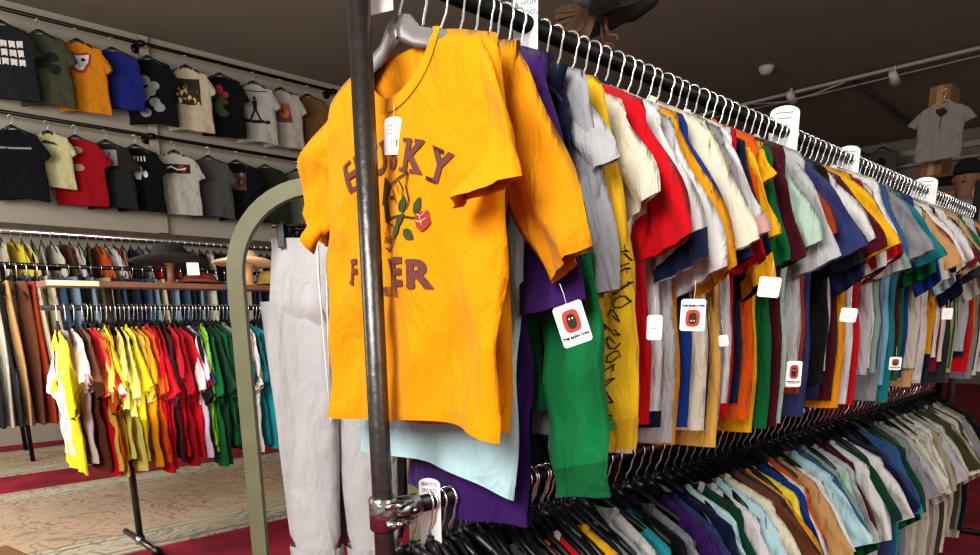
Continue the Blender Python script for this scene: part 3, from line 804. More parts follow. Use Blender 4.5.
# ------------------------------------------------------------------ olive arch stand with sweatpants
def arch_bm(A, Bp, ztop, wd=.045, dp=.03):
    """flat bent band; A, Bp feet (x,y)"""
    bm = B(); A = Vector((*A, 0)); Bp = Vector((*Bp, 0)); u = (Bp - A).normalized(); W = (Bp - A).length; n = Vector((-u.y, u.x, 0))
    r0 = W / 2; path = [(0, 0), (0, (ztop - r0) * .5), (0, ztop - r0)]
    path += [(r0 - r0 * math.cos(math.pi * i / 24), ztop - r0 + r0 * math.sin(math.pi * i / 24)) for i in range(1, 24)]
    path += [(W, ztop - r0), (W, (ztop - r0) * .5), (W, 0)]
    rings = []
    for i, p in enumerate(path):
        a = path[max(i-1, 0)]; b_ = path[min(i+1, len(path)-1)]
        t = Vector((b_[0]-a[0], b_[1]-a[1])).normalized(); nr = Vector((-t.y, t.x))
        ring = []
        for s, d in ((-1, -1), (1, -1), (1, 1), (-1, 1)):
            q = Vector(p) + nr * s * wd / 2
            ring.append(bm.verts.new(A + u * q.x + Vector((0, 0, q.y)) + n * d * dp / 2))
        rings.append(ring)
    for i in range(len(rings) - 1):
        for k in range(4): bm.faces.new((rings[i][k], rings[i][(k+1) % 4], rings[i+1][(k+1) % 4], rings[i+1][k]))
    bm.faces.new(rings[0][::-1]); bm.faces.new(rings[-1])
    bmesh.ops.recalc_face_normals(bm, faces=bm.faces[:])
    return bm
AF, AB = ((.905, 1.995), (1.27, 1.655)), ((1.45, 2.54), (1.79, 2.22))
st = bpy.data.objects.new('arched_clothes_rack', None); C.objects.link(st); tag(st, 'olive painted rack with rounded arched end, behind the front post', 'clothes rack')
obj('arch_frame', arch_bm(*AF, 1.675), M_olive, st, smooth=False)
obj('arch_frame', arch_bm(*AB, 1.675), M_olive, st, smooth=False)
mid = lambda q: Vector(((q[0][0]+q[1][0])/2, (q[0][1]+q[1][1])/2, 0))
rz_ = 1.64; pA, pB = mid(AF) + Vector((0, 0, rz_)), mid(AB) + Vector((0, 0, rz_))
bm = B(); tube(bm, [pA, pB], .011, 14); obj('rail', bm, M_rail, st)
for z in (1.62, .2):
    for q in ((0,), (1,)) if z < 1 else ():
        a, b_ = AF[q[0]], AB[q[0]]
        bm = B(); tube(bm, [(a[0], a[1], z), (b_[0], b_[1], z)], .010, 10); obj('side_bar', bm, M_olive, st)
bm = B(); 
for z in (rz_ ,):
    tube(bm, [pA, pA + Vector((0, 0, 1.655 - z))], .008, 8); tube(bm, [pB, pB + Vector((0, 0, 1.655 - z))], .008, 8)
obj('rail_bracket', bm, M_rail, st)
ang = math.atan2(AF[1][1]-AF[0][1], AF[1][0]-AF[0][0])   # local x runs from left foot to right foot

def pants(seed, loc, rz, col, label, ht=1.0, group=None, detail=True):
    rr = random.Random(seed); m = fabric(col, .3)
    bm = B(); nr, nc = 40, 32
    W0, W1 = .175, .12
    rings = {}
    crotch = .30
    def ring(leg, z):
        pass
    # waist to crotch: one tube, below: two legs; each built as closed rings
    def T(cx_, hwid, th, z, n, k, ph):
        vs = []
        for i in range(n):
            a = 2 * math.pi * i / n
            ca, sa = math.cos(a), math.sin(a)
            x_ = cx_ + hwid * ca; y_ = th * math.copysign(abs(sa) ** .8, sa)
            y_ += .014 * min(1, z / .2) * math.sin(34 * x_ + ph + 2 * z) + .006 * math.sin(58 * x_ + ph * 2 + 3 * z) + .002 * math.sin(22 * z + 9 * x_ + ph)
            vs.append(bm.verts.new((x_ + .006 * math.sin(7 * z + ph), y_, -z)))
        return vs
    ph = rr.uniform(0, 6)
    rows = [T(0, .165 + .045 * min(1, z / .3), ((.018 + .022 * math.sin(math.pi * min(1, z / .3) * .93)) * (1 if z < .2 else max(.1, 1 - (z - .2) / .09))), z, nc, 1, ph) for z in [crotch * j / 12 for j in range(13)]]
    for a, b_ in zip(rows, rows[1:]):
        for i in range(nc): bm.faces.new((a[i], a[(i+1) % nc], b_[(i+1) % nc], b_[i]))
    for s in (-1, 1):
        rws = []
        for j in range(25):
            z = crotch - .12 + (ht - crotch + .12) * j / 24; q = j / 24
            hwid = .113 - .027 * q - (.012 if q > .95 else 0); cx_ = s * (.102 - .01 * q)
            rws.append(T(cx_, hwid, (.036 + .008 * math.sin(q * 5 + s)) * min(1, .5 + q * 5), z, 20, 1, ph + s))
        for a, b_ in zip(rws, rws[1:]):
            for i in range(20): bm.faces.new((a[i], a[(i+1) % 20], b_[(i+1) % 20], b_[i]))
    o = obj('sweatpants', bm, m); tag(o, label, 'trousers', group); o.location = loc; o.rotation_euler = (0, 0, rz)
    if detail:
        bm = B(); rws = [T(0, .168, .022, z, nc, 1, ph) for z in (-.004, .02, .042)]
        for a, b_ in zip(rws, rws[1:]):
            for i in range(nc): bm.faces.new((a[i], a[(i+1) % nc], b_[(i+1) % nc], b_[i]))
        obj('waistband', bm, fabric('#d4d3d1', .6), o)
        bm = B(); tube(bm, [(-.02, -.03, -.02), (-.018, -.045, -.1), (-.012, -.055, -.25), (-.008, -.058, -.42), (-.004, -.06, -.52)], .0028, 6)
        tube(bm, [(.012, -.03, -.02), (.006, -.045, -.12), (.002, -.055, -.28), (.0, -.058, -.40)], .0028, 6)
        tube(bm, [(-.004, -.06, -.515), (-.003, -.06, -.55)], .005, 6)
        obj('drawstring', bm, M_string, o)
        bm = B()
        for s in (-1, 1):
            rws = [T(s * .092, .092, .046, z, 20, 1, ph + s) for z in (ht - .03, ht + .004)]
            for i in range(20): bm.faces.new((rws[0][i], rws[0][(i+1) % 20], rws[1][(i+1) % 20], rws[1][i]))
        obj('cuff', bm, fabric('#c9c8c7', .6), o)
    return o
dirr = (pB - pA).normalized()
pc = [('#cdcdcc', 'light grey sweatpants with long white drawstring on the arched rack'), ('#a7a7a8', 'mid grey sweatpants behind the light grey pair'),
      ('#5f6063', 'charcoal sweatpants third on the arched rack'), ('#1f2c4c', 'navy sweatpants fourth on the arched rack')]
for i, (c, lb) in enumerate(pc):
    p = pA + dirr * (.09 + .085 * i)
    pants(70 + i, (p.x, p.y, rz_ - .10), ang + R((-4, 3, -2, 2)[i]), c, lb, detail=i < 1)
    # clip hanger
    bm = B(); tube(bm, [(-.16, 0, -.06), (.16, 0, -.06)], .006, 8); tube(bm, [(0, 0, -.06), (0, 0, -.03)], .006, 8)
    h = obj('clip_hanger', bm, M_plast); tag(h, 'black clip hanger holding the ' + ('light grey', 'mid grey', 'charcoal', 'navy')[i] + ' sweatpants', 'hanger')
    h.location = p; h.rotation_euler = (0, 0, ang)
    inst('hook', HH, None, h)
    for s in (-1, 1):
        bm = B(); box(bm, (s*.13-.011, -.026, -.125), (s*.13+.011, -.019, -.05), .002); box(bm, (s*.13-.011, .019, -.125), (s*.13+.011, .026, -.05), .002)
        box(bm, (s*.13-.008, -.024, -.068), (s*.13+.008, .024, -.052), .002); obj('clip', bm, M_plast, h, smooth=False)

# ------------------------------------------------------------------ rack of coloured t-shirts (left, middle distance)
LY, LZ = 4.25, 1.385
cr_ = bpy.data.objects.new('clothes_rack', None); C.objects.link(cr_); cr_.location = (1.19, LY, 0); tag(cr_, 'black pipe clothes rack holding the colour-sorted t-shirts, with a shelf on top', 'clothes rack')
bm = B(); tube(bm, [(-.33, 0, LZ), (2.2, 0, LZ)], .014, 12); obj('rail', bm, M_rail, cr_)
for x in (0, 1.9):
    bm = B(); tube(bm, [(x, 0, .02), (x, 0, 1.49)], .019, 14); obj('post', bm, M_pipe, cr_)
    bm = B(); tube(bm, [(x, -.28, .03), (x, .28, .03)], .018, 12); tube(bm, [(x, -.29, .03), (x, -.25, .03)], .026, 12); obj('foot', bm, M_pipe, cr_)
    bm = B(); tube(bm, [(x, 0, .0), (x, 0, .06)], [.03, .026], 12); obj('fitting', bm, M_cast, cr_)
bm = B(); box(bm, (-.31, -.11, 1.493), (2.1, .13, 1.523), .004); obj('shelf_board', bm, M_wood, cr_, smooth=False)
bm = B(); box(bm, (-.312, -.113, 1.495), (-.07, -.104, 1.521), .001); obj('pale_edge_strip', bm, plain('pale_strip', '#cdbb98', .8, 0, 40, .4), cr_, smooth=False)
LK = [make_kit(100 + i, W=rs.uniform(.235, .262), L=rs.uniform(.68, .76), fold=.013, T=.010, bend=rs.uniform(-.1, .1)) for i in range(4)]
ROW = ['lemon', 'palepink', 'brown', 'red', 'orange', 'palegold', 'paleyellow', 'lemon', 'yellow', 'paleyellow', 'paleyellow', 'lemon', 'palegold', 'gold', 'orange', 'red', 'red', 'red', 'darkred', 'red', 'maroon', 'red', 'darkred', 'red', 'black', 'lavender', 'palepink', 'slateblue', 'lime', 'lime', 'green', 'darkgreen', 'green', 'darkgreen', 'grey', 'green', 'darkgreen', 'teal', 'black', 'cream', 'pink', 'white', 'teal', 'turquoise', 'navy', 'black', 'cream', 'pink', 'white', 'teal', 'navy', 'turquoise', 'black', 'skyblue', 'navy']
CN2 = dict(CN, lemon='#f4e02a', paleyellow='#eae07a', palegold='#e8c455', red='#d4142a', darkred='#a50d20', palepink='#f0dcdc')
its = []; x = .925
for i, c in enumerate(ROW):
    d = dict(c=c, x=x); its.append(d); x += .04 if i < 3 else .0235
its[0]['d'] = 'dark chest print'
its[3]['d'] = 'white trim'; its[3]['cuff'] = 'white'
lab = labels(its, 'the colour-sorted rack')
for i, (it, lb) in enumerate(zip(its, lab)):
    o = place(LK[(i * 3) % 4], 't_shirt', (it['x'], LY + r.uniform(-.015, .015), LZ + r.uniform(-.01, .012)), R(-90) + R(8 * math.sin(i * .6) + (-7 if i == 0 else 0) + r.uniform(-4, 4)), CN2[it['c']], lb, 't-shirt',
          't-shirts on the colour-sorted rack', cuff=CN[it['cuff']] if it.get('cuff') else None, scale=r.uniform(1.0, 1.12))
    if i == 0:
        t = LK[0].t; bm = B()
        t.poly(bm, [(-.02, -.2), (.05, -.19), (.06, -.235), (-.01, -.245)])
        for q in range(5): t.ribbon(bm, [(-.05, -.29 - q*.03), (.02 + .02*math.sin(q), -.285 - q*.03), (.06, -.3 - q*.03)], .006)
        refine(bm, 1, .02); t.wrap(bm, .004); obj('print_graphic', bm, M_inkd, o, smooth=False)
    hanger((it['x'], LY, LZ), R(-90) + r.uniform(-.2, .2), 'black hanger with silver hook on the rack of colour-sorted t-shirts', 'hangers on the colour-sorted rack')

# hats on the shelf
def hat(name, loc, brim, crown, hgt, mat, label, stand=None, flat=1.0, rz=0, band=None, bx=1.0, by=1.0):
    sh = stand or 0
    bm = B()
    lathe(bm, [(crown*1.0, -.004), (brim*.9, -.012), (brim, -.004), (brim*1.0, .002), (brim*.93, .0), (crown*1.08, .008), (crown, .025), (crown*.96, hgt*.6), (crown*.8, hgt*.95), (crown*.45, hgt), (.01, hgt*.86)], 32, bx, by)
    for v in bm.verts:
        rr = math.hypot(v.co.x, v.co.y)
        if rr > crown * 1.1: v.co.z += .9 * (rr - crown) ** 2 * (v.co.y / rr) ** 2 * 2
    o = obj(name, bm, mat); tag(o, label, 'hat'); o.location = (loc[0], loc[1], loc[2] + sh); o.rotation_euler = (R(-4), R(3), rz)
    if band:
        bm = B(); lathe(bm, [(crown*1.05, .012), (crown*1.03, .035)], 32, bx, by); obj('hat_band', bm, band, o)
    return o
def stand(loc, h, rad, mat, label):
    bm = B(); lathe(bm, [(rad*1.6, 0), (rad*1.6, .008), (rad, .012), (rad*.9, h*.5), (rad, h-.012), (rad*1.5, h-.006), (rad*1.5, h)], 18)
    o = obj('hat_stand', bm, mat); tag(o, label, 'hat stand'); o.location = loc; return o
ST = 1.523
hx = lambda px: ray_pt(px, 285, y=LY).x
stand((hx(172), LY, ST), .115, .022, plain('dark_stand_wood', '#6a4026', .6, 0, 20, .2), 'dark wooden stand under the wide black hat')
hat('wide_brim_hat', (hx(172), LY, ST), .215, .10, .10, M_hatblack, 'wide-brimmed black felt hat on the shelf of the coloured rack', .118)
stand((hx(249), LY, ST), .13, .032, M_wood2, 'pale wooden stand under the straw hat')
hat('straw_hat', (hx(245), LY, ST), .185, .095, .075, M_straw, 'pale straw boater hat on a wooden stand, seen through the arch', .133, band=M_straw)
hat('brown_hat', (hx(202), LY + .02, ST + .005), .13, .09, .055, M_rust, 'low rust brown hat lying on the shelf between two hats', 0.006)
hat('mustard_hat', (hx(272), LY, ST + .005), .11, .085, .08, M_mustard, 'mustard hat at the right end of the shelf behind sweatpants', 0.006)
o = card('price_tag', (hx(188), LY - .1, 1.66), R(-30), .065, .09, 'white price card hanging from the black hat brim', 'tag', 0, False, .02)
bm = B()
for i in range(3): T1.ribbon(bm, [(-.02, -.03 - i*.018), (.02, -.03 - i*.018)], .002)
flat_print(o, bm, M_handwrite, 'handwriting')

# ------------------------------------------------------------------ far racks along the left wall
MK = [merged_kit(200 + i, W=.25, L=.66, fold=.01, T=.012) for i in range(3)]
def far_rack(y, z, x0, x1, label):
    o = bpy.data.objects.new('clothes_rack', None); C.objects.link(o); o.location = (x0, y, 0); tag(o, label, 'clothes rack')
    bm = B(); tube(bm, [(0, 0, z), (x1-x0, 0, z)], .02, 8); obj('rail', bm, M_chrome if y > 8.2 else M_rail, o)
    for x in (.02, x1-x0):
        bm = B(); tube(bm, [(x, 0, 0), (x, 0, z)], .02, 8); obj('post', bm, M_rail, o)
    return o
far_rack(8.45, 2.215, 1.36, 5.2, 'tall far rack against the left wall with a white upper rail')
far_rack(7.7, 1.84, 1.28, 5.0, 'lower far rack of jeans in front of the tall wall rack')
fc = ['cream', 'lemon', 'paleyellow', 'black', 'stone', 'cream', 'brown', 'beige', 'white', 'olive', 'orange', 'white', 'rust', 'tan', 'black', 'grey', 'red', 'black', 'maroon', 'darkred', 'green', 'darkred', 'orange', 'black', 'cream', 'navy', 'rust', 'tan', 'charcoal', 'grey', 'white', 'navy', 'orange', 'black', 'sage', 'beige', 'maroon', 'cream', 'black', 'brown', 'tan', 'charcoal']
its = [dict(c=c, x=1.46 + i * .085) for i, c in enumerate(fc)]
lab = labels(its, 'the far tall rack', 'shirt')
for i, (it, lb) in enumerate(zip(its, lab)):
    place(MK[i % 3], 'shirt', (it['x'], 8.45, 2.215), R(-90 + 14 * math.sin(i * 1.3)), CN[it['c']], lb, 'shirt', 'shirts on the far tall rack')
    hanger((it['x'], 8.45, 2.215), R(-90), 'black hanger on the far tall rack by the left wall', 'hangers on the far tall rack', True)
# jeans folded lengthwise on clip hangers
def jeans_mesh(seed):
    bm = B(); rr = random.Random(seed); nz, n = 10, 14
    rows = []
    for j in range(nz + 1):
        q = j / nz; z = -.10 - .98 * q; w_ = .17 - .035 * q; th = .022 + .006 * math.sin(q * 6)
        rows.append([bm.verts.new((w_ * math.cos(2*math.pi*i/n), th * math.sin(2*math.pi*i/n) + .012 * math.sin(4 * math.cos(2*math.pi*i/n) + 5*q + seed), z)) for i in range(n)])
    for a, b_ in zip(rows, rows[1:]):
        for i in range(n): bm.faces.new((a[i], a[(i+1) % n], b_[(i+1) % n], b_[i]))
    bm.faces.new(rows[0][::-1])
    return bake(bm, 'hanging_trousers')
JM = [jeans_mesh(i) for i in range(3)]
CN['denim'] = '#3d5670'; CN['lightdenim'] = '#7f98ab'; CN['darkdenim'] = '#1d2a3c'; NAME['lightdenim'] = 'light denim'; NAME['darkdenim'] = 'dark denim'
jc = ['black', 'denim', 'charcoal', 'cream', 'denim', 'lightdenim', 'black', 'lightdenim', 'khaki', 'darkdenim', 'denim', 'darkdenim', 'denim', 'lightdenim', 'beige', 'lightdenim', 'denim', 'darkdenim', 'lightdenim', 'stone', 'darkdenim', 'lightdenim', 'denim', 'khaki', 'darkdenim', 'denim', 'charcoal', 'lightdenim', 'denim', 'darkdenim', 'grey', 'denim', 'black', 'lightdenim', 'denim', 'darkdenim', 'stone', 'denim']
def trouser_labels(cs, where):
    out = []; cnt = {}
    for i, c in enumerate(cs):
        cnt[c] = cnt.get(c, 0) + 1
        out.append((f'{ORD[cnt[c]-1]} {nm(c)} trousers' if cs.count(c) > 1 else f'{nm(c)} trousers') + ' from the left on ' + where)
    return out
for i, (c, lb) in enumerate(zip(jc, trouser_labels(jc, 'the far jeans rack'))):
    x = 1.36 + i * .095
    o = inst('trousers', JM[i % 3], fabric(CN[c])); tag(o, lb, 'trousers', 'trousers on the far jeans rack'); o.location = (x, 7.7, 1.84); o.rotation_euler = (0, 0, R(-90 + 12 * math.sin(i * 1.7)))
    hanger((x, 7.7, 1.84), R(-90), 'black hanger with pale hook on the far jeans rack', 'hangers on the far jeans rack', True)
# long garments at the far left edge
o = bpy.data.objects.new('clothes_rack', None); C.objects.link(o); o.location = (.45, 5.35, 0); tag(o, 'dark rack of long trousers at the left edge', 'clothes rack')
bm = B(); tube(bm, [(-.5, 0, 1.66), (.78, 0, 1.66)], .014, 10); obj('rail', bm, M_rail, o)
for x in (-.5,):
    bm = B(); tube(bm, [(x, 0, 0), (x, 0, 1.66)], .015, 10); obj('post', bm, M_rail, o)
ec = ['black', 'charcoal', 'darkdenim', 'black', 'charcoal', 'stone', 'charcoal', 'tan', 'brown', 'rust', 'beige', 'khaki']
for i, (c, lb) in enumerate(zip(ec, trouser_labels(ec, 'the rack at the left edge'))):
    x = .52 + i * .057
    q = inst('trousers', JM[i % 3], fabric(CN[c])); tag(q, lb, 'trousers', 'long trousers at the left edge'); q.location = (x, 5.35, 1.66); q.rotation_euler = (0, 0, R(-90 + 8 * math.sin(i * 1.7))); q.scale = (1, 1, .93)
    hanger((x, 5.35, 1.66), R(-90), 'black hanger on the long trousers rack at left edge', 'hangers at the left edge', True)

# ------------------------------------------------------------------ wall display
WY = 8.78
WK = [make_kit(300 + i, W=.27, L=.70, sh=.225, fold=.011, T=.012, cuffR=((.335, -.37), (.245, -.41), 0, .014), cuffL=((.335, -.37), (.245, -.41), 0, .014)) for i in range(3)]
WL = make_kit(310, W=.28, L=.60, sh=.235, fold=.01, T=.014, sleeve='long')
for z, x1, nme in ((4.36, 9.0, 'upper'), (3.40, 9.0, 'lower')):
    rl = bpy.data.objects.new('wall_rail', None); C.objects.link(rl); rl.location = (-.5, WY, z); tag(rl, nme + ' black display rail running along the left wall', 'rail')
    bm = B(); tube(bm, [(0, 0, 0), (x1, 0, 0)], .02, 10); obj('pipe', bm, M_rail, rl)
    for x in (1.2, 3.63, 6.1, 8.5):
        bm = B(); tube(bm, [(x, 0, 0), (x, .215, 0)], .016, 8); tube(bm, [(x, .195, 0), (x, .218, 0)], .05, 12); tube(bm, [(x - .03, 0, 0), (x + .03, 0, 0)], .032, 10); obj('bracket', bm, M_rail, rl)
WALL = [  # px centre, row, colour, desc, print kind
 (22, 0, '#2a2b2e', 'charcoal t-shirt with three rows of pale block lettering, upper wall row', 'block'),
 (57, 0, '#4e4f3c', 'olive green t-shirt with faint dark print, upper wall row', 'faint'),
 (92, 0, '#d58a1c', 'orange gold t-shirt with red and white mask-shaped print on the wall', 'mask'),
 (125, 0, '#27307c', 'royal blue sweatshirt on the upper wall rail', 'long'),
 (158, 0, '#17181a', 'black t-shirt with smoky grey lower print, beside the blue sweatshirt', 'smoke'),
 (194, 0, '#c9bba0', 'cream t-shirt with square brown illustration on the upper wall row', 'square'),
 (226, 0, '#141516', 'black t-shirt with green and red figure print, upper wall row', 'greenfig'),
 (258, 0, '#b9b4ac', 'white t-shirt with black striding figure print, upper wall row', 'stride'),
 (284, 0, '#b5aca2', 'white t-shirt with orange illustration, right of the striding figure one', 'orangefig'),
 (310, 0, '#7a5c38', 'brown t-shirt partly hidden by the yellow shirt, upper wall row', None),
 (26, 1, '#17191d', 'black t-shirt with thin horizontal chest band, leftmost of lower wall row', 'line'),
 (60, 1, '#cfc79a', 'pale yellow small t-shirt with dark moustache-shaped mark, lower wall row', 'small'),
 (86, 1, '#a01422', 'red t-shirt with two pale emblems, lower wall row', 'two'),
 (115, 1, '#2e2c2d', 'charcoal t-shirt with pale picture patch, between red and black ones', 'patch'),
 (143, 1, '#111214', 'black t-shirt with white skull print, lower wall row', 'skull'),
 (180, 1, '#bdb8ac', 'white t-shirt with dark rectangular chest print, lower wall row', 'rect'),
 (213, 1, '#55534f', 'plain grey t-shirt on the lower wall row', None),
 (240, 1, '#15161a', 'black t-shirt with brownish chest picture, lower wall row', 'pic'),
 (268, 1, '#2c2e22', 'dark olive t-shirt seen through the arch, lower wall row', None),
 (298, 1, '#6f7264', 'pale sage t-shirt seen through the arch, rightmost of lower wall row', 'line'),
]
def wall_print(k, o, kind):
    t = k.t
    def add(fn, mat, name='print_graphic', eps=.006):
        bm = B(); fn(bm)
        for v in bm.verts: v.co.x *= 1.3; v.co.z = (v.co.z + .28) * 1.3 - .33
        refine(bm, 2, .04); t.wrap(bm, eps); obj(name, bm, mat, o, smooth=False)
    rr = random.Random(kind)
    if kind == 'block':
        def f(bm):
            for j in range(3):
                for i in range(5):
                    x = -.13 + i * .055; z = -.22 - j * .065
                    t.poly(bm, [(x, z), (x+.045, z+rr.uniform(-.004, .004)), (x+.043, z-.05), (x+.02, z-.042), (x+.002, z-.052)])
        add(f, M_white, 'print_lettering')
    elif kind in ('faint', 'smoke'):
        add(lambda bm: [disc(bm, rr.uniform(-.09, .09), -.28 - i*.045, .05, .04, 12) for i in range(7 if kind == 'smoke' else 3)], M_grey if kind == 'smoke' else M_black)
    elif kind == 'mask':
        add(lambda bm: t.poly(bm, [(-.09, -.2), (-.04, -.18), (.0, -.195), (.07, -.18), (.1, -.2), (.085, -.27), (.03, -.34), (-.03, -.34), (-.08, -.28)]), M_redink)
        add(lambda bm: t.poly(bm, [(-.075, -.205), (0, -.21), (.085, -.2), (.07, -.265), (.02, -.315), (-.02, -.315), (-.065, -.27)]), M_white, eps=.009)
        add(lambda bm: [disc(bm, s*.035, -.24, .018, .012, 10) for s in (-1, 1)], M_black, eps=.012)
    elif kind in ('square', 'pic', 'patch', 'rect'):
        w_, z0, z1 = {'square': (.11, -.2, -.42), 'pic': (.08, -.2, -.36), 'patch': (.08, -.16, -.29), 'rect': (.13, -.2, -.28)}[kind]
        base, fg = {'square': (M_inkd, M_straw), 'pic': (M_ink, M_grey), 'patch': (M_grey, M_redink), 'rect': (M_black, M_redink)}[kind]
        add(lambda bm: t.poly(bm, [(-w_, z1), (w_, z1), (w_, z0), (-w_, z0)]), base)
        add(lambda bm: [disc(bm, rr.uniform(-w_*.7, w_*.7), rr.uniform(z1*.93, z0*1.07), w_*.16, abs(z1-z0)*.12, 9) for _ in range(7)], fg, eps=.009)
        if kind == 'rect': add(lambda bm: t.ribbon(bm, [(-.08, -.245), (-.03, -.225), (.02, -.25), (.09, -.24)], .012), M_white, eps=.011)
    elif kind == 'greenfig':
        add(lambda bm: [disc(bm, -.02 + .03*math.sin(i*2), -.3 - i*.035, .055, .03, 12) for i in range(5)], M_green)
        add(lambda bm: [disc(bm, -.01, -.23, .035, .045, 12), disc(bm, .04, -.27, .03, .03, 12)], M_redink, eps=.009)
    elif kind == 'stride':
        add(lambda bm: (disc(bm, 0, -.235, .014, .018, 10), t.poly(bm, [(-.022, -.255), (.022, -.255), (.018, -.34), (-.018, -.34)]), t.ribbon(bm, [(0, -.33), (-.05, -.44)], .018), t.ribbon(bm, [(0, -.33), (.05, -.44)], .018),
                        t.ribbon(bm, [(-.12, -.445), (.12, -.455)], .03), t.ribbon(bm, [(-.12, -.17), (.12, -.175)], .008)), M_black)
    elif kind == 'orangefig':
        add(lambda bm: t.poly(bm, [(-.1, -.4), (.1, -.41), (.1, -.38), (.07, -.24), (-.09, -.22)]), M_ink)
        add(lambda bm: disc(bm, .03, -.30, .05, .065, 14), M_orange, eps=.009)
        add(lambda bm: disc(bm, -.05, -.27, .03, .05, 14), M_grey, eps=.009)
    elif kind == 'line': add(lambda bm: t.ribbon(bm, [(-.14, -.25), (.12, -.25)], .014), M_grey)
    elif kind == 'small': add(lambda bm: t.poly(bm, [(-.08, -.21), (-.03, -.18), (.0, -.19), (.05, -.2), (.09, -.23), (.0, -.215)]), M_inkd)
    elif kind == 'two': add(lambda bm: [disc(bm, 0, -.2, .05, .03, 8), disc(bm, 0, -.34, .05, .03, 8)], M_pinkish)
    elif kind == 'skull':
        add(lambda bm: (disc(bm, 0, -.3, .045, .05, 14), t.poly(bm, [(-.028, -.33), (.028, -.33), (.022, -.375), (-.022, -.375)]), [disc(bm, s*.065, -.33, .022, .03, 9) for s in (-1, 1)], [t.ribbon(bm, [(-.07 + .028*i, -.185), (-.07 + .028*i, -.215)], .012) for i in range(6)]), M_white)
        add(lambda bm: [disc(bm, s*.018, -.3, .011, .013, 8) for s in (-1, 1)], M_black, eps=.009)
M_pinkish = plain('print_ink_pink', '#b08a86', .9, 0, 60, .3)
for i, (px, row, col, lb, kind) in enumerate(WALL):
    z = (4.36, 3.40)[row]; y = WY - .03
    p = ray_pt(px - 10 * (1 - px / 400), 100 + 60 * row, y=y)
    k = WL if kind == 'long' else WK[i % 3]
    sc_ = .78 if kind == 'small' else .97
    o = place(k, 'sweatshirt' if kind == 'long' else 't_shirt', (p.x, y, z - .058), R(-32), col, lb, 'sweatshirt' if kind == 'long' else 't-shirt', 't-shirts displayed on the left wall', scale=sc_)
    if kind and kind != 'long': wall_print(k, o, kind)
    h = hanger((p.x, y, z - .045), R(-32), 'black hanger on the wall rail', None)
    h['label'] = 'black hanger holding the ' + ' '.join(lb.split()[:6]).rstrip(',')
    h['group'] = 'hangers on the wall rails'

# ------------------------------------------------------------------ ceiling fittings
tr = bpy.data.objects.new('light_track', None); C.objects.link(tr); tr.location = (10.8, 2.0, 4.47); tag(tr, 'pale lighting track across the ceiling at the right', 'lighting track')
bm = B(); box(bm, (-.03, 0, -.02), (.03, 4.4, .02), .004); obj('track_channel', bm, M_track, tr, smooth=False)
bm = B(); tube(bm, [(.35, 0, .02), (.35, 2.5, .0), (.34, 5.5, .02)], .012, 6); obj('conduit', bm, M_track, tr)
bm = B(); tube(bm, [(0, 2.0, -.02), (-.05, 2.4, -.10), (-.08, 2.8, -.12), (-.02, 3.3, -.03)], .012, 6); obj('cable', bm, M_track, tr)
for nmx, (px, py) in (('nearer the middle', (791, 96)), ('above the hanging white shirt', (894, 76))):
    p = ray_pt(px, py, x=10.75)
    bm = B(); tube(bm, [(0, 0, .12), (0, 0, 0)], .02, 8); tube(bm, [(-.09, .0, .02), (.0, 0, -.01), (.11, .02, -.05)], [.045, .055, .07], 14)
    o = obj('spotlight', bm, plain('lamp_white', '#cfcac2', .4)); o.location = p; tag(o, 'small white spotlight on the ceiling track, ' + nmx, 'spotlight')
p = ray_pt(766, 72, x=9.6); bm = B(); lathe(bm, [(.10, .0), (.10, -.03), (.06, -.09), (.02, -.1)][::-1], 18)
o = obj('smoke_detector', bm, plain('detector_white', '#b9b3aa', .5)); o.location = (p.x, p.y, 4.52); tag(o, 'round pale detector on the ceiling above the rail', 'detector')
bm = B(); tube(bm, [(11.0, 3.93, 4.49), (15.38, 4.1, 4.49)], .022, 8); o = obj('ceiling_pipe', bm, plain('dark_pipe_paint', '#3c3530', .6)); tag(o, 'thin dark pipe running along the ceiling toward the far wall', 'pipe')
bm = B(); tube(bm, [(15.2, 2.0, 4.02), (15.2, 8.6, 4.02)], .03, 8); o = obj('wall_pipe', bm, M_track); tag(o, 'pale horizontal pipe high on the far wall', 'pipe')

# ------------------------------------------------------------------ right background
SX = 9.5
p = ray_pt(944, 98, x=9.25)
kw = make_kit(400, W=.27, L=.70, sh=.23, fold=.008, cuffR=((.385, -.33), (.26, -.385), 0, .02), cuffL=((.385, -.33), (.26, -.385), 0, .02))
o = place(kw, 't_shirt', (9.25, p.y, p.z + .04), R(-82), '#9a958c', 'pale t-shirt with small red-brown print hung high in front of stacked boxes', 't-shirt', scale=.84)
t = kw.t; bm = B(); disc(bm, 0, -.22, .06, .055, 12, 1.4); disc(bm, -.05, -.2, .025, .03, 8); t.ribbon(bm, [(0, -.27), (-.02, -.42)], .008); refine(bm, 1, .05); t.wrap(bm, .006); obj('print_graphic', bm, plain('rose_ink', '#4a1712', .9), o, smooth=False)
hanger((9.25, p.y, p.z + .07), R(-82), 'wooden hanger holding the pale t-shirt in front of boxes', None, arms=M_wood2)
sh = bpy.data.objects.new('storage_shelf', None); C.objects.link(sh); sh.location = (9.5, .6, 0); tag(sh, 'dark open storage shelf stacked with boxes at the right', 'shelf')
for z in (1.6, 2.35, 2.85):
    bm = B(); box(bm, (0, 0, z-.03), (.7, 2.15, z), .004); obj('shelf_board', bm, M_dwood, sh, smooth=False)
for y in (.03, 2.12):
    for x in (.03, .67):
        bm = B(); box(bm, (x-.03, y-.03, 0), (x+.03, y+.03, 2.85), .003); obj('post', bm, M_dwood, sh, smooth=False)
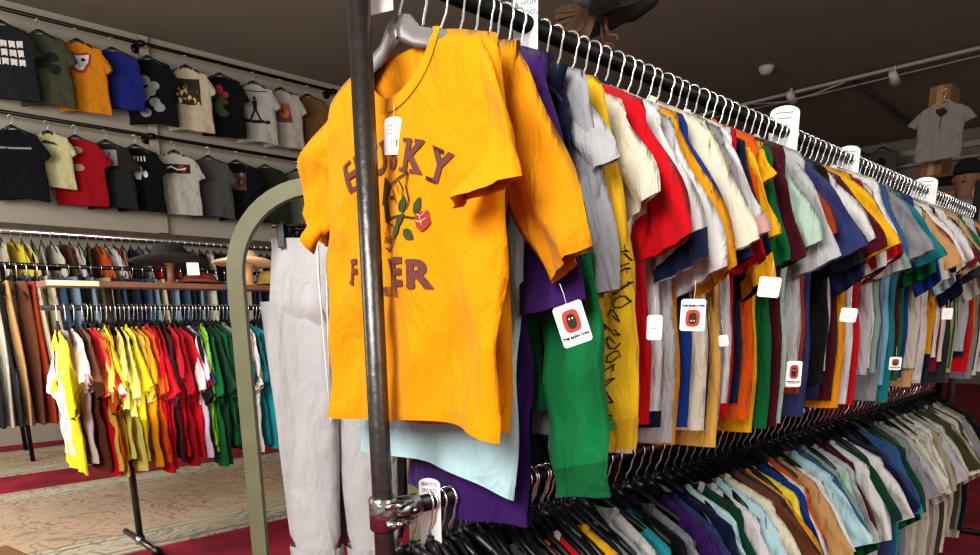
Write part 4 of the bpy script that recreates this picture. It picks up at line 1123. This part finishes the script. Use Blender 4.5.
def carton(lo, hi, label):
    bm = B(); box(bm, lo, hi, .006); o = obj('cardboard_box', bm, M_boxcard, smooth=False); tag(o, label, 'box')
    bm = B(); cy_ = (lo[1]+hi[1])/2; box(bm, (lo[0]-.002, cy_-.03, lo[2]+.01), (lo[0]+.001, cy_+.03, hi[2]-.01)); box(bm, (lo[0], cy_-.03, hi[2]-.001), (hi[0], cy_+.03, hi[2]+.002)); obj('packing_tape', bm, plain('tape', '#a4835a', .3), o, smooth=False)
bx_ = lambda px, py: ray_pt(px, py, x=9.52)
a = bx_(927, 107); b_ = bx_(951, 84)
carton((9.55, b_.y, 2.852), (9.95, a.y, b_.z + .02), 'brown carton standing on top of the shelf, just above the pale t-shirt')
a = bx_(966, 175); b2 = bx_(990, 150); carton((9.52, b2.y, 2.352), (9.9, a.y - .02, 2.68), 'brown carton right of the pale t-shirt on the middle shelf')
a = bx_(925, 190); b2 = bx_(958, 170); carton((9.52, b2.y, 2.352), (9.9, a.y, 2.66), 'wide carton on the middle shelf below the pale t-shirt')
a = bx_(900, 215); b2 = bx_(932, 190); carton((9.52, b2.y, 1.602), (9.9, a.y, 2.02), 'large carton on the lowest visible shelf behind the rail')
# mannequin bust with cap
mp = ray_pt(964, 195, x=8.6)
bm = B()
prof = [(.02, -1.0), (.13, -.98), (.17, -.7), (.15, -.45), (.19, -.2), (.17, -.1), (.07, -.05), (.055, .02), (.07, .07), (.095, .14), (.1, .2), (.085, .27), (.04, .31), (.01, .32)]
lathe(bm, prof, 20, .8, 1.15); lathe(bm, [(.012, 0), (.02, -.02), (.005, .04)], 8, c=(-.085, 0, .13))
for s in (-1, 1): lathe(bm, [(.005, -.025), (.018, 0), (.005, .03)], 8, c=(0, s*.112, .15))
o = obj('mannequin_bust', bm, M_skin); o.location = mp; tag(o, 'brown mannequin bust wearing a dark cap and graphic shirt at right edge', 'mannequin')
bm = B(); lathe(bm, [(.135, -.95), (.185, -.7), (.165, -.45), (.205, -.2), (.185, -.11), (.09, -.045)], 20, .82, 1.15); s_ = obj('graphic_shirt', bm, plain('patterned_shirt', '#8e8d88', .9, 0, 14, .8), o)
bm = B(); lathe(bm, [(.108, .19), (.112, .24), (.1, .3), (.06, .34), (.01, .35)], 20, .85, 1.1); box(bm, (-.2, -.08, .2), (-.07, .08, .212), .004); obj('cap', bm, M_hatblack, o)
stm = B(); tube(stm, [(mp.x, mp.y, 0), (mp.x, mp.y, mp.z - .97)], .03, 10); tube(stm, [(mp.x, mp.y, 0), (mp.x, mp.y, .03)], .2, 20); o = obj('mannequin_stand', stm, M_rail); tag(o, 'black pole stand carrying the mannequin bust at the right', 'stand')
# t-shirts on the far wall
for i, (px, py, c, lb) in enumerate([(857, 165, '#5a564f', 'dim grey t-shirt on the far wall, left of the two'), (882, 162, '#6b675f', 'dim grey t-shirt with round black print on the far wall')]):
    p = ray_pt(px, py - 12, x=14.9)
    o = place(kw, 't_shirt', (14.9, p.y, p.z + .1), R(-90), c, lb, 't-shirt', scale=1.1)
    if i: bm = B(); disc(bm, 0, -.3, .09, .08, 14); t.wrap(bm, .008); obj('print_graphic', bm, M_black, o, smooth=False)
    hanger((14.9, p.y, p.z + .13), R(-90), 'black hanger above the dim grey t-shirt ' + ('with round print' if i else 'left of the pair'), None)
# dark-clad far rack closing the view under the shelf
o = bpy.data.objects.new('clothes_rack', None); C.objects.link(o); o.location = (6.4, .2, 0); tag(o, 'dark clothes rack beyond the end of the main rack', 'clothes rack')
bm = B(); tube(bm, [(0, 0, 1.75), (0, 3.2, 1.75)], .016, 8); obj('rail', bm, M_rail, o)
for y in (0, 3.2): bm = B(); tube(bm, [(0, y, 0), (0, y, 1.75)], .016, 8); obj('post', bm, M_rail, o)
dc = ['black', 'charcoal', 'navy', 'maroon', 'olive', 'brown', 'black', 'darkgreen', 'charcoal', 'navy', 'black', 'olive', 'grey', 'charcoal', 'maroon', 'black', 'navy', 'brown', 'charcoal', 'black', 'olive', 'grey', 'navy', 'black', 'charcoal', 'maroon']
its = [dict(c=c, x=0) for c in dc]
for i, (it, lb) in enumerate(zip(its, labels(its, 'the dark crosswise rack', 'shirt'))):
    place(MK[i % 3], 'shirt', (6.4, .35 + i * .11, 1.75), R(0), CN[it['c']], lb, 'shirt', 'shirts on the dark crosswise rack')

o = bpy.data.objects.new('clothes_rack', None); C.objects.link(o); o.location = (1.55, 1.95, 0); tag(o, 'added dark clothes rack filling the gap behind the main rack', 'clothes rack')  # invented rack, its dark shirts added to darken the gap between tiers
bm = B(); tube(bm, [(0, 0, 1.2), (3.4, 0, 1.2)], .016, 8); obj('rail', bm, M_rail, o)
for x in (0, 3.4): bm = B(); tube(bm, [(x, 0, 0), (x, 0, 1.2)], .016, 8); obj('post', bm, M_rail, o)
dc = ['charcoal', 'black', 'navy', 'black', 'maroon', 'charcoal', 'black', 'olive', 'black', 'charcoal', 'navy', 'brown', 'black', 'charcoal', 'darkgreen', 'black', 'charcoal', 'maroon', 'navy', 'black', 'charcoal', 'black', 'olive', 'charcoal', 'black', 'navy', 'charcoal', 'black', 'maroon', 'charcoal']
its = [dict(c=c, x=0) for c in dc]
for i, (it, lb) in enumerate(zip(its, labels(its, 'the added rack behind the main one', 'shirt'))):
    place(MK[i % 3], 'shirt', (1.65 + i * .11, 1.95, 1.2), R(-90 + 18 * math.sin(i)), CN[it['c']], lb, 'shirt', 'shirts on the added dark rack behind')
# ------------------------------------------------------------------ hanging stuffed bird
bd = bpy.data.objects.new('stuffed_bird', None); C.objects.link(bd); bd.location = (2.15, 1.6, 2.335); tag(bd, 'dark feathered stuffed bird hanging from the ceiling above the near rail', 'stuffed bird')
bm = B(); n = 14
pts = [(-.13, 0, .03), (-.09, 0, .035), (-.04, 0, .03), (.02, 0, .025), (.08, 0, .03), (.13, 0, .05), (.17, 0, .09), (.19, 0, .13), (.22, 0, .15), (.26, 0, .14)]
tube(bm, pts, [.02, .04, .058, .064, .06, .046, .03, .026, .03, .01], 16)
sb = obj('body', bm, M_feather, bd); sb.rotation_euler = (0, 0, R(-43))
def feather(bm, base, d, ln, wd, nrm):
    d = Vector(d).normalized(); s = d.cross(Vector(nrm)).normalized(); base = Vector(base)
    prof = [(0, .15), (.2, .7), (.5, 1), (.8, .85), (.95, .5), (1, .05)]
    L_ = []; Rr = []; Mi = []
    for t_, q in prof:
        c = base + d * ln * t_ + Vector((0, 0, -.12 * ln * t_ * t_)); L_.append(bm.verts.new(c - s * wd * q / 2)); Rr.append(bm.verts.new(c + s * wd * q / 2)); Mi.append(bm.verts.new(c + Vector(nrm) * .004))
    for i in range(5):
        bm.faces.new((L_[i], L_[i+1], Mi[i+1], Mi[i])); bm.faces.new((Mi[i], Mi[i+1], Rr[i+1], Rr[i]))
rb = random.Random(8)
bm = B()
for i in range(12):
    a = R(-55 + i * 8)
    feather(bm, (-.05, -.055 + .004*i, .01), (-math.cos(a), .1*math.sin(i), math.sin(a) - .55), .13 + .05*rb.random(), .026, (0, 1, .1))
q = obj('tail_feather', bm, M_feather2, bd); q.rotation_euler = (0, 0, R(-43))
for s in (-1, 1):
    bm = B()
    for i in range(12): feather(bm, (.12 - i*.016, s*.05, .03), (-.75 + .05*i, s*.35, -.25 - .02*i), .13 - .003*i, .028, (0, 1, .3))
    q = obj('wing', bm, M_feather, bd); q.rotation_euler = (0, 0, R(-43))
    bm = B(); tube(bm, [(-.02, s*.03, -.03), (-.02, s*.035, -.06), (-.01, s*.035, -.085)], [.008, .006, .006], 8)
    for k_ in (-1, 0, 1): tube(bm, [(-.01, s*.035, -.085), (.015, s*.035 + k_*.014, -.092), (.022, s*.035 + k_*.02, -.112)], [.005, .004, .0015], 6)
    q = obj('claw', bm, M_bone, bd); q.rotation_euler = (0, 0, R(-43))
bm = B(); tube(bm, [(0, 0, .05), (0, 0, 2.12)], .0015, 5); obj('hanging_wire', bm, M_rail, bd)

# ------------------------------------------------------------------ crate at lower left
bm = B(); box(bm, (-.5, -.5, 0), (0, 0, .5), .01)
o = obj('wooden_crate', bm, M_boxcard, smooth=False); o.location = (.385, 3.0, 0); o.rotation_euler = (0, 0, R(10)); tag(o, 'brown box corner at the bottom left of the picture', 'box')
bm = B(); box(bm, (-.49, -.28, .5), (-.01, -.22, .503)); obj('packing_tape', bm, plain('tape_b', '#a4835a', .3), o, smooth=False)

# ------------------------------------------------------------------ colour
sc.view_settings.view_transform = 'Standard'
sc.view_settings.look = 'Medium High Contrast'
sc.view_settings.exposure = 0.0
area('ceiling_fill', (.5, 3.2, 1.9), (3.0, 4.6, 4.5), 3.0, 70, (1, .95, .9), 3.0)  # added upward lamp that brightens the ceiling, no fixture stands here
sc.cycles.max_bounces = 6
